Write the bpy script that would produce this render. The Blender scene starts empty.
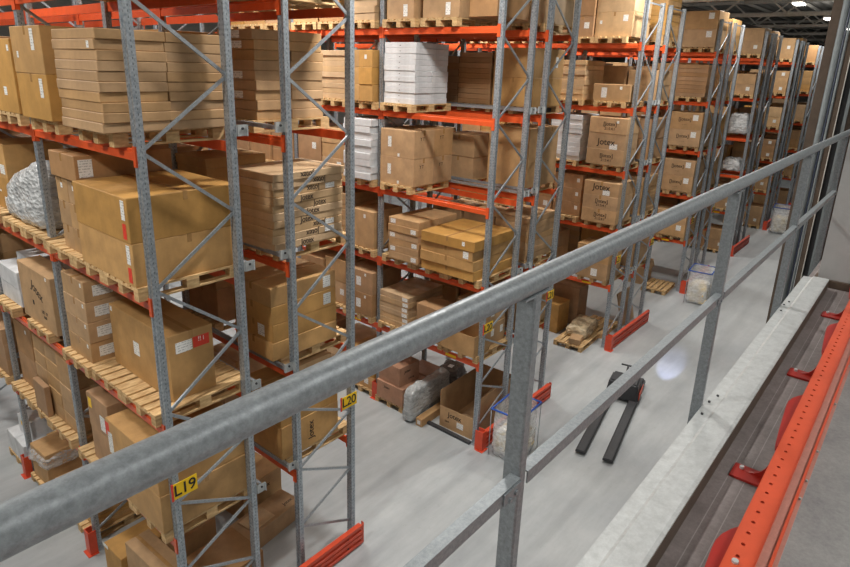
import bpy, bmesh, math, random
from mathutils import Vector, Matrix
R = random.Random(7)
scene = bpy.context.scene
COL = scene.collection

# ------------------------------------------------------------------ materials
def srgb(r, g, b):
    f = lambda c: (c/12.92 if c <= .04045 else ((c+.055)/1.055)**2.4)
    return (f(r/255), f(g/255), f(b/255), 1)
def newmat(name):
    m = bpy.data.materials.new(name); m.use_nodes = True
    nt = m.node_tree; b = nt.nodes['Principled BSDF']
    return m, nt, b
def N(nt, t, **k):
    n = nt.nodes.new(t)
    for a, v in k.items(): setattr(n, a, v)
    return n
def mathn(nt, op, a, b=None, c=None):
    n = nt.nodes.new('ShaderNodeMath'); n.operation = op
    for i, v in enumerate((a, b, c)):
        if v is None: continue
        if isinstance(v, (int, float)): n.inputs[i].default_value = v
        else: nt.links.new(v, n.inputs[i])
    return n.outputs[0]
def ramp(nt, src, p0, c0, p1, c1):
    r = nt.nodes.new('ShaderNodeValToRGB'); e = r.color_ramp.elements
    e[0].position, e[0].color, e[1].position, e[1].color = p0, c0, p1, c1
    nt.links.new(src, r.inputs[0]); return r.outputs[0]
def mixc(nt, fac, a, b, mode='MIX'):
    n = nt.nodes.new('ShaderNodeMix'); n.data_type = 'RGBA'; n.blend_type = mode
    for s, v in ((0, fac), (6, a), (7, b)):
        if isinstance(v, (int, float, tuple)): n.inputs[s].default_value = v
        else: nt.links.new(v, n.inputs[s])
    return n.outputs[2]
def noise(nt, scale, detail=3, coord='Object', stretch=None, rough=.6):
    tc = nt.nodes.new('ShaderNodeTexCoord'); n = nt.nodes.new('ShaderNodeTexNoise')
    n.inputs['Scale'].default_value = scale; n.inputs['Detail'].default_value = detail
    n.inputs['Roughness'].default_value = rough
    if stretch:
        mp = nt.nodes.new('ShaderNodeMapping'); mp.inputs['Scale'].default_value = stretch
        nt.links.new(tc.outputs[coord], mp.inputs[0]); nt.links.new(mp.outputs[0], n.inputs['Vector'])
    else: nt.links.new(tc.outputs[coord], n.inputs['Vector'])
    return n.outputs['Fac']
def bump(nt, b, h, strength, dist=.01):
    n = nt.nodes.new('ShaderNodeBump'); n.inputs['Strength'].default_value = strength
    n.inputs['Distance'].default_value = dist
    nt.links.new(h, n.inputs['Height']); nt.links.new(n.outputs[0], b.inputs['Normal'])

def cardboard(name, rgb, var=.12, streak=True):
    m, nt, b = newmat(name)
    c = srgb(*rgb); d = tuple(x*.74 for x in c[:3])+(1,)
    n1 = noise(nt, 3.2, 4)
    col = ramp(nt, n1, .3, d, .62, c)
    oi = nt.nodes.new('ShaderNodeObjectInfo')
    hv = nt.nodes.new('ShaderNodeHueSaturation')
    at = nt.nodes.new('ShaderNodeAttribute'); at.attribute_name = 'shade'
    rnd = mathn(nt, 'FRACT', mathn(nt, 'ADD', oi.outputs['Random'], at.outputs['Fac']))
    v = mathn(nt, 'MULTIPLY_ADD', rnd, var*1.6, 1-var*.9)
    nt.links.new(v, hv.inputs['Value'])
    r2 = mathn(nt, 'FRACT', mathn(nt, 'MULTIPLY', rnd, 17.3))
    nt.links.new(mathn(nt, 'MULTIPLY_ADD', r2, .14, .92), hv.inputs['Saturation'])
    if streak:
        n2 = noise(nt, 26, 2, stretch=(1, 1, .15))
        col = mixc(nt, .05, col, ramp(nt, n2, .35, (.25, .25, .25, 1), .65, (1, 1, 1, 1)), 'MULTIPLY')
    nt.links.new(col, hv.inputs['Color']); nt.links.new(hv.outputs[0], b.inputs['Base Color'])
    b.inputs['Roughness'].default_value = .62; b.inputs['Specular IOR Level'].default_value = .32
    bump(nt, b, noise(nt, 5, 3), .25, .02)
    return m
def metal(name, rgb, metallic=.5, rough=.45, mott=.25, scale=30, bmp=.05):
    m, nt, b = newmat(name)
    c = srgb(*rgb); d = tuple(x*(1-mott) for x in c[:3])+(1,); e = tuple(min(1, x*(1+mott*.7)) for x in c[:3])+(1,)
    n1 = noise(nt, scale, 5, rough=.75)
    col = ramp(nt, n1, .34, d, .66, e)
    nt.links.new(col, b.inputs['Base Color'])
    b.inputs['Metallic'].default_value = metallic
    rr = nt.nodes.new('ShaderNodeMapRange'); nt.links.new(noise(nt, scale*.3, 3), rr.inputs[0])
    rr.inputs[3].default_value = rough-.1; rr.inputs[4].default_value = rough+.12
    nt.links.new(rr.outputs[0], b.inputs['Roughness'])
    bump(nt, b, n1, bmp, .004)
    return m
def plain(name, rgb, rough=.5, metallic=0, scale=14, mott=.12):
    return metal(name, rgb, metallic, rough, mott, scale, .05)

M = {}
M['tan'] = cardboard('cardboard_tan', (196, 158, 114))
M['gold'] = cardboard('cardboard_golden', (202, 156, 94))
M['brown'] = cardboard('cardboard_dull_brown', (182, 142, 102))
M['pink'] = cardboard('cardboard_pinkish_brown', (186, 144, 118), .08)
M['light'] = cardboard('cardboard_light', (208, 174, 132))
M['white'] = cardboard('cardboard_white', (226, 228, 230), .05)
M['tape'] = plain('packing_tape', (176, 136, 88), .22)
M['orange'] = plain('orange_paint', (226, 92, 46), .32, 0, 6, .1)
M['beamor'] = plain('orange_beam_paint', (206, 82, 50), .36, 0, 6, .08)
M['redor'] = plain('red_orange_guard_paint', (214, 78, 48), .4, 0, 5, .15)
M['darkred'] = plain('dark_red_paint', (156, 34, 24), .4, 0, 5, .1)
M['galv'] = metal('galvanised_steel', (168, 175, 181), .5, .38, .22, 40)
M['rail'] = metal('galvanised_railing', (140, 147, 151), .3, .42, .25, 90, .1)
M['plate'] = metal('galvanised_plate', (186, 190, 190), .25, .42, .15, 22)
M['yellow'] = plain('yellow_sign', (252, 206, 10), .45, 0, 4, .03)
M['black'] = plain('black_ink', (28, 26, 24), .6)
M['ink'] = plain('printed_ink', (54, 42, 34), .7)
M['redlab'] = plain('red_sticker', (226, 66, 46), .5)
M['darkpl'] = plain('dark_plastic', (56, 57, 60), .5)
M['blue'] = plain('blue_plastic_rim', (40, 84, 170), .4)
M['greyfloor'] = plain('grey_panel', (176, 177, 176), .6, 0, 9, .05)
M['brownst'] = metal('brown_painted_steel', (92, 78, 66), .0, .5, .2, 10)
M['pipe'] = metal('light_grey_pipe', (124, 132, 134), .0, .6, .15, 12)
M['pinkrefl'] = plain('pink_reflection_trough', (196, 138, 124), .35)  # pinkish light reflected in the polished groove, put into the colour
M['bluegrey'] = plain('dark_blue_conduit', (58, 66, 84), .4)
M['truss'] = plain('grey_truss_paint', (214, 212, 204), .6)
M['roof'] = plain('grey_roof_sheet', (150, 148, 144), .7)
M['wall'] = plain('pale_wall_paint', (170, 168, 162), .8)
def mk_foam():
    m, nt, b = newmat('crumpled_foil_and_foam')
    n = noise(nt, 5, 3, rough=.8); n2 = noise(nt, 14, 3)
    c = mixc(nt, ramp(nt, n, .48, (0, 0, 0, 1), .56, (1, 1, 1, 1)), srgb(246, 244, 238), srgb(238, 206, 120))
    c = mixc(nt, ramp(nt, n2, .66, (0, 0, 0, 1), .7, (1, 1, 1, 1)), c, srgb(120, 80, 60))
    nt.links.new(c, b.inputs['Base Color']); bump(nt, b, n2, .8, .05)
    return m
M['foam'] = mk_foam()
M['greywrap'] = plain('grey_plastic_film', (124, 128, 128), .28, 0, 5, .2)
M['darkbag'] = plain('dark_plastic_film', (82, 78, 78), .25, 0, 5, .25)

def mk_sticker(name, seed):
    m, nt, b = newmat(name)
    tc = nt.nodes.new('ShaderNodeTexCoord'); s = nt.nodes.new('ShaderNodeSeparateXYZ')
    nt.links.new(tc.outputs['Object'], s.inputs[0])
    w = mathn(nt, 'ADD', s.outputs[0], s.outputs[1])
    row = mathn(nt, 'FRACT', mathn(nt, 'MULTIPLY', s.outputs[2], 34.0))
    line = mathn(nt, 'GREATER_THAN', row, .62)
    n = nt.nodes.new('ShaderNodeTexNoise'); n.inputs['Scale'].default_value = 38
    nt.links.new(tc.outputs['Object'], n.inputs['Vector'])
    gate = mathn(nt, 'GREATER_THAN', n.outputs['Fac'], .5)
    f = mathn(nt, 'MULTIPLY', line, gate)
    nt.links.new(mixc(nt, mathn(nt, 'MULTIPLY', f, .5), srgb(236, 236, 232), (.12, .12, .12, 1)), b.inputs['Base Color'])
    b.inputs['Roughness'].default_value = .5
    return m
M['sticker'] = mk_sticker('white_sticker', 1)

# wood
def mk_wood():
    m, nt, b = newmat('raw_pallet_wood')
    n = noise(nt, 5, 4, stretch=(1.5, 6, 6))
    col = ramp(nt, n, .3, srgb(176, 136, 88), .7, srgb(226, 194, 142))
    oi = nt.nodes.new('ShaderNodeObjectInfo'); hv = nt.nodes.new('ShaderNodeHueSaturation')
    nt.links.new(mathn(nt, 'MULTIPLY_ADD', oi.outputs['Random'], .3, .82), hv.inputs['Value'])
    nt.links.new(col, hv.inputs['Color']); nt.links.new(hv.outputs[0], b.inputs['Base Color'])
    b.inputs['Roughness'].default_value = .75
    return m
M['wood'] = mk_wood()

# perforated upright steel
def mk_perf():
    m, nt, b = newmat('perforated_galvanised_steel')
    n1 = noise(nt, 35, 5)
    col = ramp(nt, n1, .34, srgb(140, 149, 157), .66, srgb(186, 194, 200))
    tc = nt.nodes.new('ShaderNodeTexCoord'); s = nt.nodes.new('ShaderNodeSeparateXYZ')
    nt.links.new(tc.outputs['Object'], s.inputs[0])
    fz = mathn(nt, 'FRACT', mathn(nt, 'MULTIPLY', s.outputs[2], 20.0))
    az = mathn(nt, 'LESS_THAN', mathn(nt, 'ABSOLUTE', mathn(nt, 'SUBTRACT', fz, .5)), .2)
    ya = mathn(nt, 'ABSOLUTE', s.outputs[1])
    ay = mathn(nt, 'LESS_THAN', mathn(nt, 'ABSOLUTE', mathn(nt, 'SUBTRACT', ya, .031)), .0045)
    xa = mathn(nt, 'LESS_THAN', mathn(nt, 'ABSOLUTE', s.outputs[0]), .004)
    hole = mathn(nt, 'MULTIPLY', az, mathn(nt, 'MAXIMUM', ay, mathn(nt, 'MULTIPLY', xa, mathn(nt, 'GREATER_THAN', ya, .045))))
    nt.links.new(mixc(nt, mathn(nt, 'MULTIPLY', hole, .7), col, (.02, .02, .02, 1)), b.inputs['Base Color'])
    nt.links.new(mathn(nt, 'MULTIPLY', mathn(nt, 'SUBTRACT', 1, hole), .5), b.inputs['Metallic'])
    b.inputs['Roughness'].default_value = .4
    return m
M['perf'] = mk_perf()

def mk_floor():
    m, nt, b = newmat('polished_concrete')
    n = noise(nt, .45, 6, rough=.6); n2 = noise(nt, 3.2, 6, stretch=(.25, 1.3, 1), rough=.7)
    col = ramp(nt, n, .3, srgb(160, 165, 168), .7, srgb(188, 192, 192))
    col = mixc(nt, .35, col, ramp(nt, n2, .35, (.62, .63, .64, 1), .62, (1, 1, 1, 1)), 'MULTIPLY')
    # tyre scuffs
    w = nt.nodes.new('ShaderNodeTexWave'); w.wave_type = 'BANDS'; w.bands_direction = 'Y'
    w.inputs['Scale'].default_value = .35; w.inputs['Distortion'].default_value = 6; w.inputs['Detail'].default_value = 3
    tc = nt.nodes.new('ShaderNodeTexCoord'); mp = nt.nodes.new('ShaderNodeMapping')
    mp.inputs['Scale'].default_value = (.12, 1, 1); mp.inputs['Rotation'].default_value = (0, 0, .08)
    nt.links.new(tc.outputs['Object'], mp.inputs[0]); nt.links.new(mp.outputs[0], w.inputs[0])
    col = mixc(nt, .22, col, ramp(nt, w.outputs[1], .0, (.5, .5, .52, 1), .25, (1, 1, 1, 1)), 'MULTIPLY')
    n3 = noise(nt, 9, 5, rough=.8)
    col = mixc(nt, .5, col, ramp(nt, n3, .25, (.7, .69, .67, 1), .42, (1, 1, 1, 1)), 'MULTIPLY')
    nt.links.new(col, b.inputs['Base Color'])
    rr = nt.nodes.new('ShaderNodeMapRange'); nt.links.new(n2, rr.inputs[0])
    rr.inputs[3].default_value = .3; rr.inputs[4].default_value = .5
    nt.links.new(rr.outputs[0], b.inputs['Roughness'])
    return m
M['floor'] = mk_floor()
def mk_deck(name, c0, c1, seams):
    m, nt, b = newmat(name)
    n = noise(nt, 6, 8, rough=.8); n2 = noise(nt, 60, 4, rough=.8)
    col = ramp(nt, n, .3, c0, .7, c1)
    col = mixc(nt, .4, col, ramp(nt, n2, .35, (.55, .55, .55, 1), .65, (1, 1, 1, 1)), 'MULTIPLY')
    if seams:
        tc = nt.nodes.new('ShaderNodeTexCoord'); s = nt.nodes.new('ShaderNodeSeparateXYZ')
        nt.links.new(tc.outputs['Object'], s.inputs[0])
        fr = mathn(nt, 'FRACT', mathn(nt, 'MULTIPLY', s.outputs[1], 16))
        col = mixc(nt, mathn(nt, 'MULTIPLY', mathn(nt, 'LESS_THAN', fr, .06), .35), col, srgb(190, 186, 184))
    nt.links.new(col, b.inputs['Base Color']); b.inputs['Roughness'].default_value = .55
    bump(nt, b, n2, .2, .003)
    return m
M['deck'] = mk_deck('worn_brownish_deck', srgb(112, 104, 102), srgb(146, 138, 136), True)
M['deck2'] = mk_deck('grey_concrete_deck', srgb(150, 150, 150), srgb(182, 182, 180), False)
def mk_film(name, rgb, trans):
    m, nt, b = newmat(name)
    b.inputs['Base Color'].default_value = srgb(*rgb); b.inputs['Roughness'].default_value = .22
    n = noise(nt, 9, 4, stretch=(1, 1, 2))
    rr = nt.nodes.new('ShaderNodeMapRange'); nt.links.new(n, rr.inputs[0])
    rr.inputs[1].default_value = .35; rr.inputs[2].default_value = .65
    rr.inputs[3].default_value = trans-.14; rr.inputs[4].default_value = trans+.2
    nt.links.new(rr.outputs[0], b.inputs['Alpha'])
    bump(nt, b, n, .6, .03)
    return m
M['film'] = mk_film('clear_stretch_film', (222, 226, 228), .33)
M['bagfilm'] = mk_film('clear_bag_plastic', (232, 236, 240), .5)
def mk_haze(name, rgb):
    m, nt, b = newmat(name)
    n = noise(nt, 4, 6, stretch=(1, 1, 2), rough=.75)
    c = srgb(*rgb)
    nt.links.new(ramp(nt, n, .34, tuple(x*.45 for x in c[:3])+(1,), .62, c), b.inputs['Base Color'])
    b.inputs['Roughness'].default_value = .16
    v = nt.nodes.new('ShaderNodeTexVoronoi'); v.inputs['Scale'].default_value = 9
    tc = nt.nodes.new('ShaderNodeTexCoord'); mp = nt.nodes.new('ShaderNodeMapping'); mp.inputs['Scale'].default_value = (1, 1, 2.2); mp.inputs['Rotation'].default_value = (.4, .5, .2)
    nt.links.new(tc.outputs['Object'], mp.inputs[0]); nt.links.new(mp.outputs[0], v.inputs['Vector'])
    bump(nt, b, mathn(nt, 'ADD', v.outputs['Distance'], n), .55, .045)
    return m
M['wrapgoods'] = mk_haze('film_wrapped_goods', (222, 225, 226))
M['wrapgrey'] = mk_haze('grey_padded_wrap', (206, 211, 212))
M['wrapdark'] = mk_haze('dark_padded_wrap', (124, 118, 116))
M['wraptan'] = mk_haze('wrapped_cardboard', (222, 202, 166))
def emis(name, rgb, s):
    m, nt, b = newmat(name)
    b.inputs['Base Color'].default_value = (1, 1, 1, 1)
    b.inputs['Emission Color'].default_value = rgb; b.inputs['Emission Strength'].default_value = s
    return m
M['lamp'] = emis('lamp_diffuser', (1, .96, .88, 1), 9)
M['softfill'] = emis('soft_fill_diffuser', (1, .97, .92, 1), 2)
M['bluelamp'] = emis('blue_warning_lamp', (.5, .6, 1, 1), 6)

# ------------------------------------------------------------------ mesh helpers
class MB:
    def __init__(s): s.v = []; s.f = []
    def box(s, x0, x1, y0, y1, z0, z1, mat=None):
        i = len(s.v)
        P = [(x, y, z) for z in (z0, z1) for y in (y0, y1) for x in (x0, x1)]
        if mat is not None: P = [tuple(mat @ Vector(p)) for p in P]
        s.v += P
        for q in ((0, 2, 3, 1), (4, 5, 7, 6), (0, 1, 5, 4), (2, 6, 7, 3), (0, 4, 6, 2), (1, 3, 7, 5)):
            s.f.append(tuple(i+k for k in q))
        return s
    def bar(s, a, b, w, h=None, seg=4, up=Vector((0, 0, 1)), off=math.pi/4):
        a = Vector(a); b = Vector(b); h = h or w
        d = (b-a).normalized()
        if abs(d.dot(up)) > .98: up = Vector((1, 0, 0))
        u = d.cross(up).normalized(); v = u.cross(d)
        i = len(s.v); k = math.sqrt(2) if seg == 4 else 1
        for p in (a, b):
            for j in range(seg):
                t = off+2*math.pi*j/seg if seg == 4 else 2*math.pi*j/seg
                s.v.append(tuple(p+u*(math.cos(t)*w/2*k)+v*(math.sin(t)*h/2*k)))
        for j in range(seg):
            n = (j+1) % seg; s.f.append((i+j, i+seg+j, i+seg+n, i+n))
        s.f.append(tuple(i+j for j in range(seg))); s.f.append(tuple(i+seg+j for j in reversed(range(seg))))
        return s
    def extrude_z(s, prof, z0, z1):     # closed profile ccw
        i = len(s.v); n = len(prof)
        s.v += [(x, y, z0) for x, y in prof]+[(x, y, z1) for x, y in prof]
        for j in range(n):
            k = (j+1) % n; s.f.append((i+j, i+k, i+n+k, i+n+j))
        s.f.append(tuple(i+j for j in reversed(range(n)))); s.f.append(tuple(i+n+j for j in range(n)))
        return s
    def extrude_x(s, prof, x0, x1):     # profile (y,z)
        i = len(s.v); n = len(prof)
        s.v += [(x0, y, z) for y, z in prof]+[(x1, y, z) for y, z in prof]
        for j in range(n):
            k = (j+1) % n; s.f.append((i+j, i+k, i+n+k, i+n+j))
        s.f.append(tuple(i+j for j in reversed(range(n)))); s.f.append(tuple(i+n+j for j in range(n)))
        return s
    def mesh(s, name, mat, smooth=False):
        me = bpy.data.meshes.new(name); me.from_pydata(s.v, [], s.f); me.materials.append(mat)
        bm = bmesh.new(); bm.from_mesh(me); bmesh.ops.recalc_face_normals(bm, faces=bm.faces); bm.to_mesh(me); bm.free()
        if smooth:
            for p in me.polygons: p.use_smooth = True
        return me
def obj(name, me, parent=None, loc=(0, 0, 0), rot=(0, 0, 0)):
    o = bpy.data.objects.new(name, me); COL.objects.link(o)
    o.location = loc; o.rotation_euler = rot
    if parent: o.parent = parent
    return o
def tag(o, label, cat, group=None, kind=None):
    if label: o['label'] = label
    if cat: o['category'] = cat
    if group: o['group'] = group
    if kind: o['kind'] = kind
    return o
def empty(name, loc, label, cat, group=None, rz=0):
    o = bpy.data.objects.new(name, None); COL.objects.link(o); o.location = loc; o.rotation_euler = (0, 0, rz)
    o.empty_display_size = .1
    return tag(o, label, cat, group)
def struct(name, me, loc=(0, 0, 0)):
    o = obj(name, me, None, loc); o['kind'] = 'structure'; return o
def smooth_auto(me, ang=.6):
    for p in me.polygons: p.use_smooth = True
    try: me.set_sharp_from_angle(angle=ang)
    except Exception: pass

_box = {}
def boxmesh(w, d, h, mat, bev=.006):
    key = (round(w, 2), round(d, 2), round(h, 3), mat, bev)
    if key in _box: return _box[key]
    w, d, h = key[:3]
    bm = bmesh.new(); bmesh.ops.create_cube(bm, size=1)
    for v in bm.verts: v.co = Vector((v.co.x*w, v.co.y*d, (v.co.z+.5)*h))
    bmesh.ops.bevel(bm, geom=list(bm.edges), offset=bev, segments=1, affect='EDGES')
    me = bpy.data.meshes.new('carton'); bm.to_mesh(me); bm.free(); me.materials.append(M[mat])
    _box[key] = me; return me
_txt = {}
def textmesh(s, size, mat='ink', ext=.0012):
    key = (s, round(size, 3), mat)
    if key in _txt: return _txt[key]
    cu = bpy.data.curves.new('t', 'FONT'); cu.body = s; cu.size = size; cu.extrude = ext
    cu.align_x = 'CENTER'; cu.align_y = 'CENTER'; cu.resolution_u = 3; cu.offset = size*.008; cu.space_character = .97 if len(s) > 3 else .9
    o = bpy.data.objects.new('t', cu); COL.objects.link(o)
    dg = bpy.context.evaluated_depsgraph_get(); dg.update()
    me = bpy.data.meshes.new_from_object(o.evaluated_get(dg)); me.materials.clear(); me.materials.append(M[mat])
    bpy.data.objects.remove(o); bpy.data.curves.remove(cu)
    _txt[key] = me; return me
ROT_X = (math.pi/2, 0, -math.pi/2)      # text readable on a face looking towards -X
ROT_Y = (math.pi/2, 0, 0)               # text readable on a face looking towards -Y

# ------------------------------------------------------------------ layout of the racking
FR = 1.07                                # frame depth
Y0 = 5.69; PITCH = 2.644; UW = .10
LV = [0, 1.71, 3.225, 4.70, 6.24, 7.735]
PT = [.144] + [z+.205 for z in LV[1:]]   # top of a pallet on each level
SIDE = {}
xs = dict(A=2.665, B=4.40, C=8.765, D=10.34, E=14.76, F=16.33, G=20.80, H=22.37, I=26.85, J=28.42, K=32.90, L=34.47, O=38.95, Q=40.52)
ROWN = dict(A='nearest', B='nearest', C='second', D='second', E='third', F='third', G='fourth', H='fourth', I='fifth', J='fifth', K='sixth', L='sixth', O='farthest', Q='farthest')
FACE = {k: ('left' if i % 2 == 0 else 'right') for i, k in enumerate('ABCDEFGHIJKLOQ')}
SIGN = dict(A='L19', B='L20', C='L20', D='L21', E='L21', F='L22', G='L22', H='L23', I='L23', J='L24', K='L24', L='L25')
TOPZ = {k: (11.5 if k in 'ABCD' else 8.75) for k in xs}
NB = dict(A=4, B=4, C=5, D=4, E=4, F=3, G=3, H=2, I=2, J=2, K=2, L=1, O=1, Q=1)
BAYN = ['end', 'second', 'third', 'fourth', 'fifth', 'sixth']
LEVN = ['floor', 'lowest shelf', 'second shelf', 'third shelf', 'fourth shelf', 'top shelf']

# upright: omega profile with a channel groove on the outer face
def upright_mesh(h):
    p = [(-.036, -.05), (.036, -.05), (.036, -.03), (.036, .03), (.036, .05), (-.036, .05), (-.036, .018), (-.022, .012), (-.022, -.012), (-.036, -.018)]
    return MB().extrude_z(p, 0, h).mesh('upright', M['perf'])
UPM = {9: None}
def get_up(h):
    if h not in UPM or UPM[h] is None: UPM[h] = upright_mesh(h)
    return UPM[h]
AN = [.34, 1.29, 2.28, 3.44, 4.86, 6.27, 7.68, 9.1, 10.5]
IN = [.84, 1.78, 2.72, 4.12, 5.54, 6.98, 8.4, 9.8]
_br = {}
def brace(za, zb, mirror):
    k = (round(zb-za, 2), mirror)
    if k not in _br:
        s = -1 if mirror else 1
        L = FR-.09
        a = Vector((0, 0, 0)); b = Vector((s*L, 0, zb-za))
        m = MB()
        m.bar(a, b, .034, .022, up=Vector((0, 1, 0)))
        _br[k] = m.mesh('brace', M['galv'])
    return _br[k]
FOOT = MB().box(-.07, .07, -.07, .07, 0, .012).box(-.045, .045, -.056, .056, .012, .06).mesh('foot_plate', M['galv'])
def frame(side, k):
    x0 = xs[side]; yc = Y0+.05+k*PITCH; top = TOPZ[side]
    left = FACE[side] == 'left'
    lab = (f"galvanised upright frame, {ROWN[side]} rack {FACE[side]} face, " + ('at the main aisle end' if k == 0 else f'between {BAYN[k-1]} and {BAYN[k]} bays'))
    e = empty('rack_frame', (x0, yc, 0), lab, 'rack frame', 'upright frames of the pallet racks')
    h = top
    up = get_up(h)
    a = obj('upright', up, e, (.036, 0, 0)); b = obj('upright', up, e, (FR-.036, 0, 0), (0, 0, math.pi))
    obj('foot_plate', FOOT, a); obj('foot_plate', FOOT, b)
    xa = .045 if left else FR-.045
    nodes = sorted([(z, 0) for z in AN if z < top-.05]+[(z, 1) for z in IN if z < top-.05])
    zk = [n for n in nodes if n[0] > 1.0] if k > 0 and side not in 'AC' else nodes
    for (z1, s1), (z2, s2) in zip(zk, zk[1:]):
        xx = xa if s1 == 0 else FR-xa
        mirror = (xx > FR/2)
        obj('brace', brace(z1, z2, mirror), e, (xx, 0, z1))
    if top < 10:   # top tie
        obj('brace', brace(0, 0.0, False), e, (.045, 0, top-.06))
for s in xs:
    for k in range(NB[s]+1): frame(s, k)

# beams
def beam_mesh():
    L = PITCH-UW
    p = [(-.02, -.055), (.02, -.055), (.02, .055), (-.006, .055), (-.006, .028), (-.02, .02)]
    m = MB(); n = len(p); i = 0
    m.v = [(x, 0, z) for x, z in p]+[(x, L, z) for x, z in p]
    for j in range(n):
        k = (j+1) % n; m.f.append((j, k, n+k, n+j))
    m.f.append(tuple(reversed(range(n)))); m.f.append(tuple(range(n, 2*n)))
    return m.mesh('beam', M['orange'])
BEAM = beam_mesh()
CONN = MB().box(-.008, .0, -.004, .05, -.115, .085).box(-.008, .045, -.004, .001, -.115, .085).mesh('end_connector', M['orange'])
YTAG = MB().box(-.002, .0, -.13, .13, -.03, .022).mesh('yellow_load_label', M['yellow'])
def beam(side, bay, l, outer):
    x0 = xs[side]; left = FACE[side] == 'left'
    neg = (outer == left)                # on the low-x side of the frame
    x = x0-.001 if neg else x0+FR+.001
    z = LV[l]; y = Y0+UW+bay*PITCH
    d = 'outer' if outer else 'inner'
    lab = f"orange {d} beam, {LEVN[l]}, {BAYN[bay]} bay, {ROWN[side]} rack {FACE[side]} face"
    e = empty('rack_beam', (x, y, z), lab, 'rack beam', 'orange rack beams')
    rz = 0 if neg else math.pi
    sx = .02 if neg else -.02
    b = obj('beam_profile', BEAM, e, (sx, 0 if neg else PITCH-UW, 0), (0, 0, rz))
    if side in 'ABCDEFG':
        obj('end_connector', CONN, e, (0, -.045 if neg else .045, 0), (0, 0, rz))
        obj('end_connector', CONN, e, (0, PITCH-UW-.001 if neg else PITCH-UW+.045, 0), (0, 0, rz))
    if l == 1 and outer and side in 'ACEGI' :
        for yy in (.62, 1.95): obj('yellow_load_label', YTAG, e, (-.001, yy, 0))
for s in xs:
    for bay in range(NB[s]):
        for l in range(1, 6):
            beam(s, bay, l, True); beam(s, bay, l, False)

# row spacers and back-stop bars between the two halves of a double rack
SP = MB().box(0, .112, -.035, -.03, -.06, .06).box(0, .004, -.035, .03, -.06, .06).box(.112, .116, -.06, -.03, -.06, .06).mesh('bracket', M['plate'])
BAR = MB().box(-.02, .02, 0, PITCH, -.02, .02).box(-.028, .028, 0, PITCH, -.028, -.02).mesh('back_stop_bar', M['galv'])
BOLT = MB().bar((0, -.006, 0), (0, .006, 0), .03, seg=6).mesh('bolt', M['darkpl'])
for s, off in (('A', 1), ('B', -1), ('C', 1), ('D', -1), ('E', 1), ('F', -1)):
    for l, z in ((1, 1.9), (2, 3.38), (3, 4.9), (4, 6.42)):
        xb = xs[s]+FR if off > 0 else xs[s]
        for bay in range(3 if s in 'AB' else 2):
            e = empty('back_stop', (xb, Y0+.01+bay*PITCH, z), f"galvanised back-stop bar, {LEVN[l]}, {BAYN[bay]} bay, {ROWN[s]} rack {FACE[s]} half", 'back stop', 'back-stop bars behind the pallets')
            bk = obj('bracket', SP, e, (.0, 0, 0) if off > 0 else (0, 0, 0), (0, 0, 0 if off > 0 else math.pi))
            obj('bolt', BOLT, bk, (.06, -.042 if off > 0 else -.02, .02))
            obj('bar', BAR, e, (off*.088, .04, 0))

# signs
for s, t in SIGN.items():
    x0 = xs[s]; z = 2.385; w = .30
    if s in 'AC' or FACE[s] == 'left': cx = x0-.02+w/2
    else: cx = x0+FR+.02-w/2
    e = empty('aisle_sign', (cx, Y0-.004, z), f"yellow aisle sign reading {t} on {ROWN[s]} rack {FACE[s]} end upright", 'sign', 'yellow aisle signs')
    sp_ = obj('sign_plate', MB().box(-w/2, w/2, -.012, -.006, 0, .2).mesh('sign_plate', M['yellow']), e)
    obj('red_edge', MB().box(-w/2-.012, -w/2+.012, -.015, -.005, -.01, .21).mesh('red_edge', M['redlab']), e)
    obj('lettering', textmesh(t, .2, 'black'), sp_, (.0, -.014, .1), ROT_Y)
    obj('bracket', MB().box(-.02, .02, -.006, .0, 0, .2).mesh('bracket', M['galv']), e, ((-w/2+.06) if FACE[s] == 'left' else (w/2-.06), 0, 0))

# end guards along the foot of each double rack, and corner protectors
def guard(side0, side1, num):
    x0 = xs[side0]-.09; x1 = xs[side1]+FR-.02
    e = empty('end_guard', (x0, Y0-.15, 0), f"orange steel guard rail at the floor end of the {ROWN[side0]} rack", 'guard rail', 'orange guard rails at rack ends')
    L = x1-x0
    for z in (.11, .29):
        p = [(-.05, z-.08), (.03, z-.08), (.03, z+.08), (-.05, z+.08), (-.05, z+.03), (-.02, z+.015), (-.02, z-.015), (-.05, z-.03)]
        obj('rail', MB().extrude_x(p, .14, L-.02).mesh('rail', M['redor']), e)
    m = MB()
    for k in range(6):
        a0, a1 = k*math.pi/10, (k+1)*math.pi/10
        q0 = (L-.02+.05*math.sin(a0), .0+.05*(1-math.cos(a0))-.05); q1 = (L-.02+.05*math.sin(a1), .0+.05*(1-math.cos(a1))-.05)
        m.box(min(q0[0], q1[0]), max(q0[0], q1[0])+.004, q0[1], q1[1]+.006, .03, .38)
    obj('end_plate', m.mesh('end_plate', M['redor']), e)
    for x in (.05,):
        pr = [(-.07, -.06), (.07, -.06), (.07, .115), (.055, .115), (.055, -.045), (-.055, -.045), (-.055, .115), (-.07, .115)]
        obj('corner_protector', MB().extrude_z([(a+x, b) for a, b in pr], 0, .42).box(x-.1, x+.1, -.09, .09, 0, .01).mesh('corner_protector', M['redor']), e)
    for x in (L*.5, L-.3):
        for z in (.1, .26):
            obj('bolt', BOLT, e, (x, -.035, z))
for i, (a, b) in enumerate((('A', 'B'), ('C', 'D'), ('E', 'F'), ('G', 'H'), ('I', 'J'), ('K', 'L'), ('O', 'Q'))): guard(a, b, i)
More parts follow.
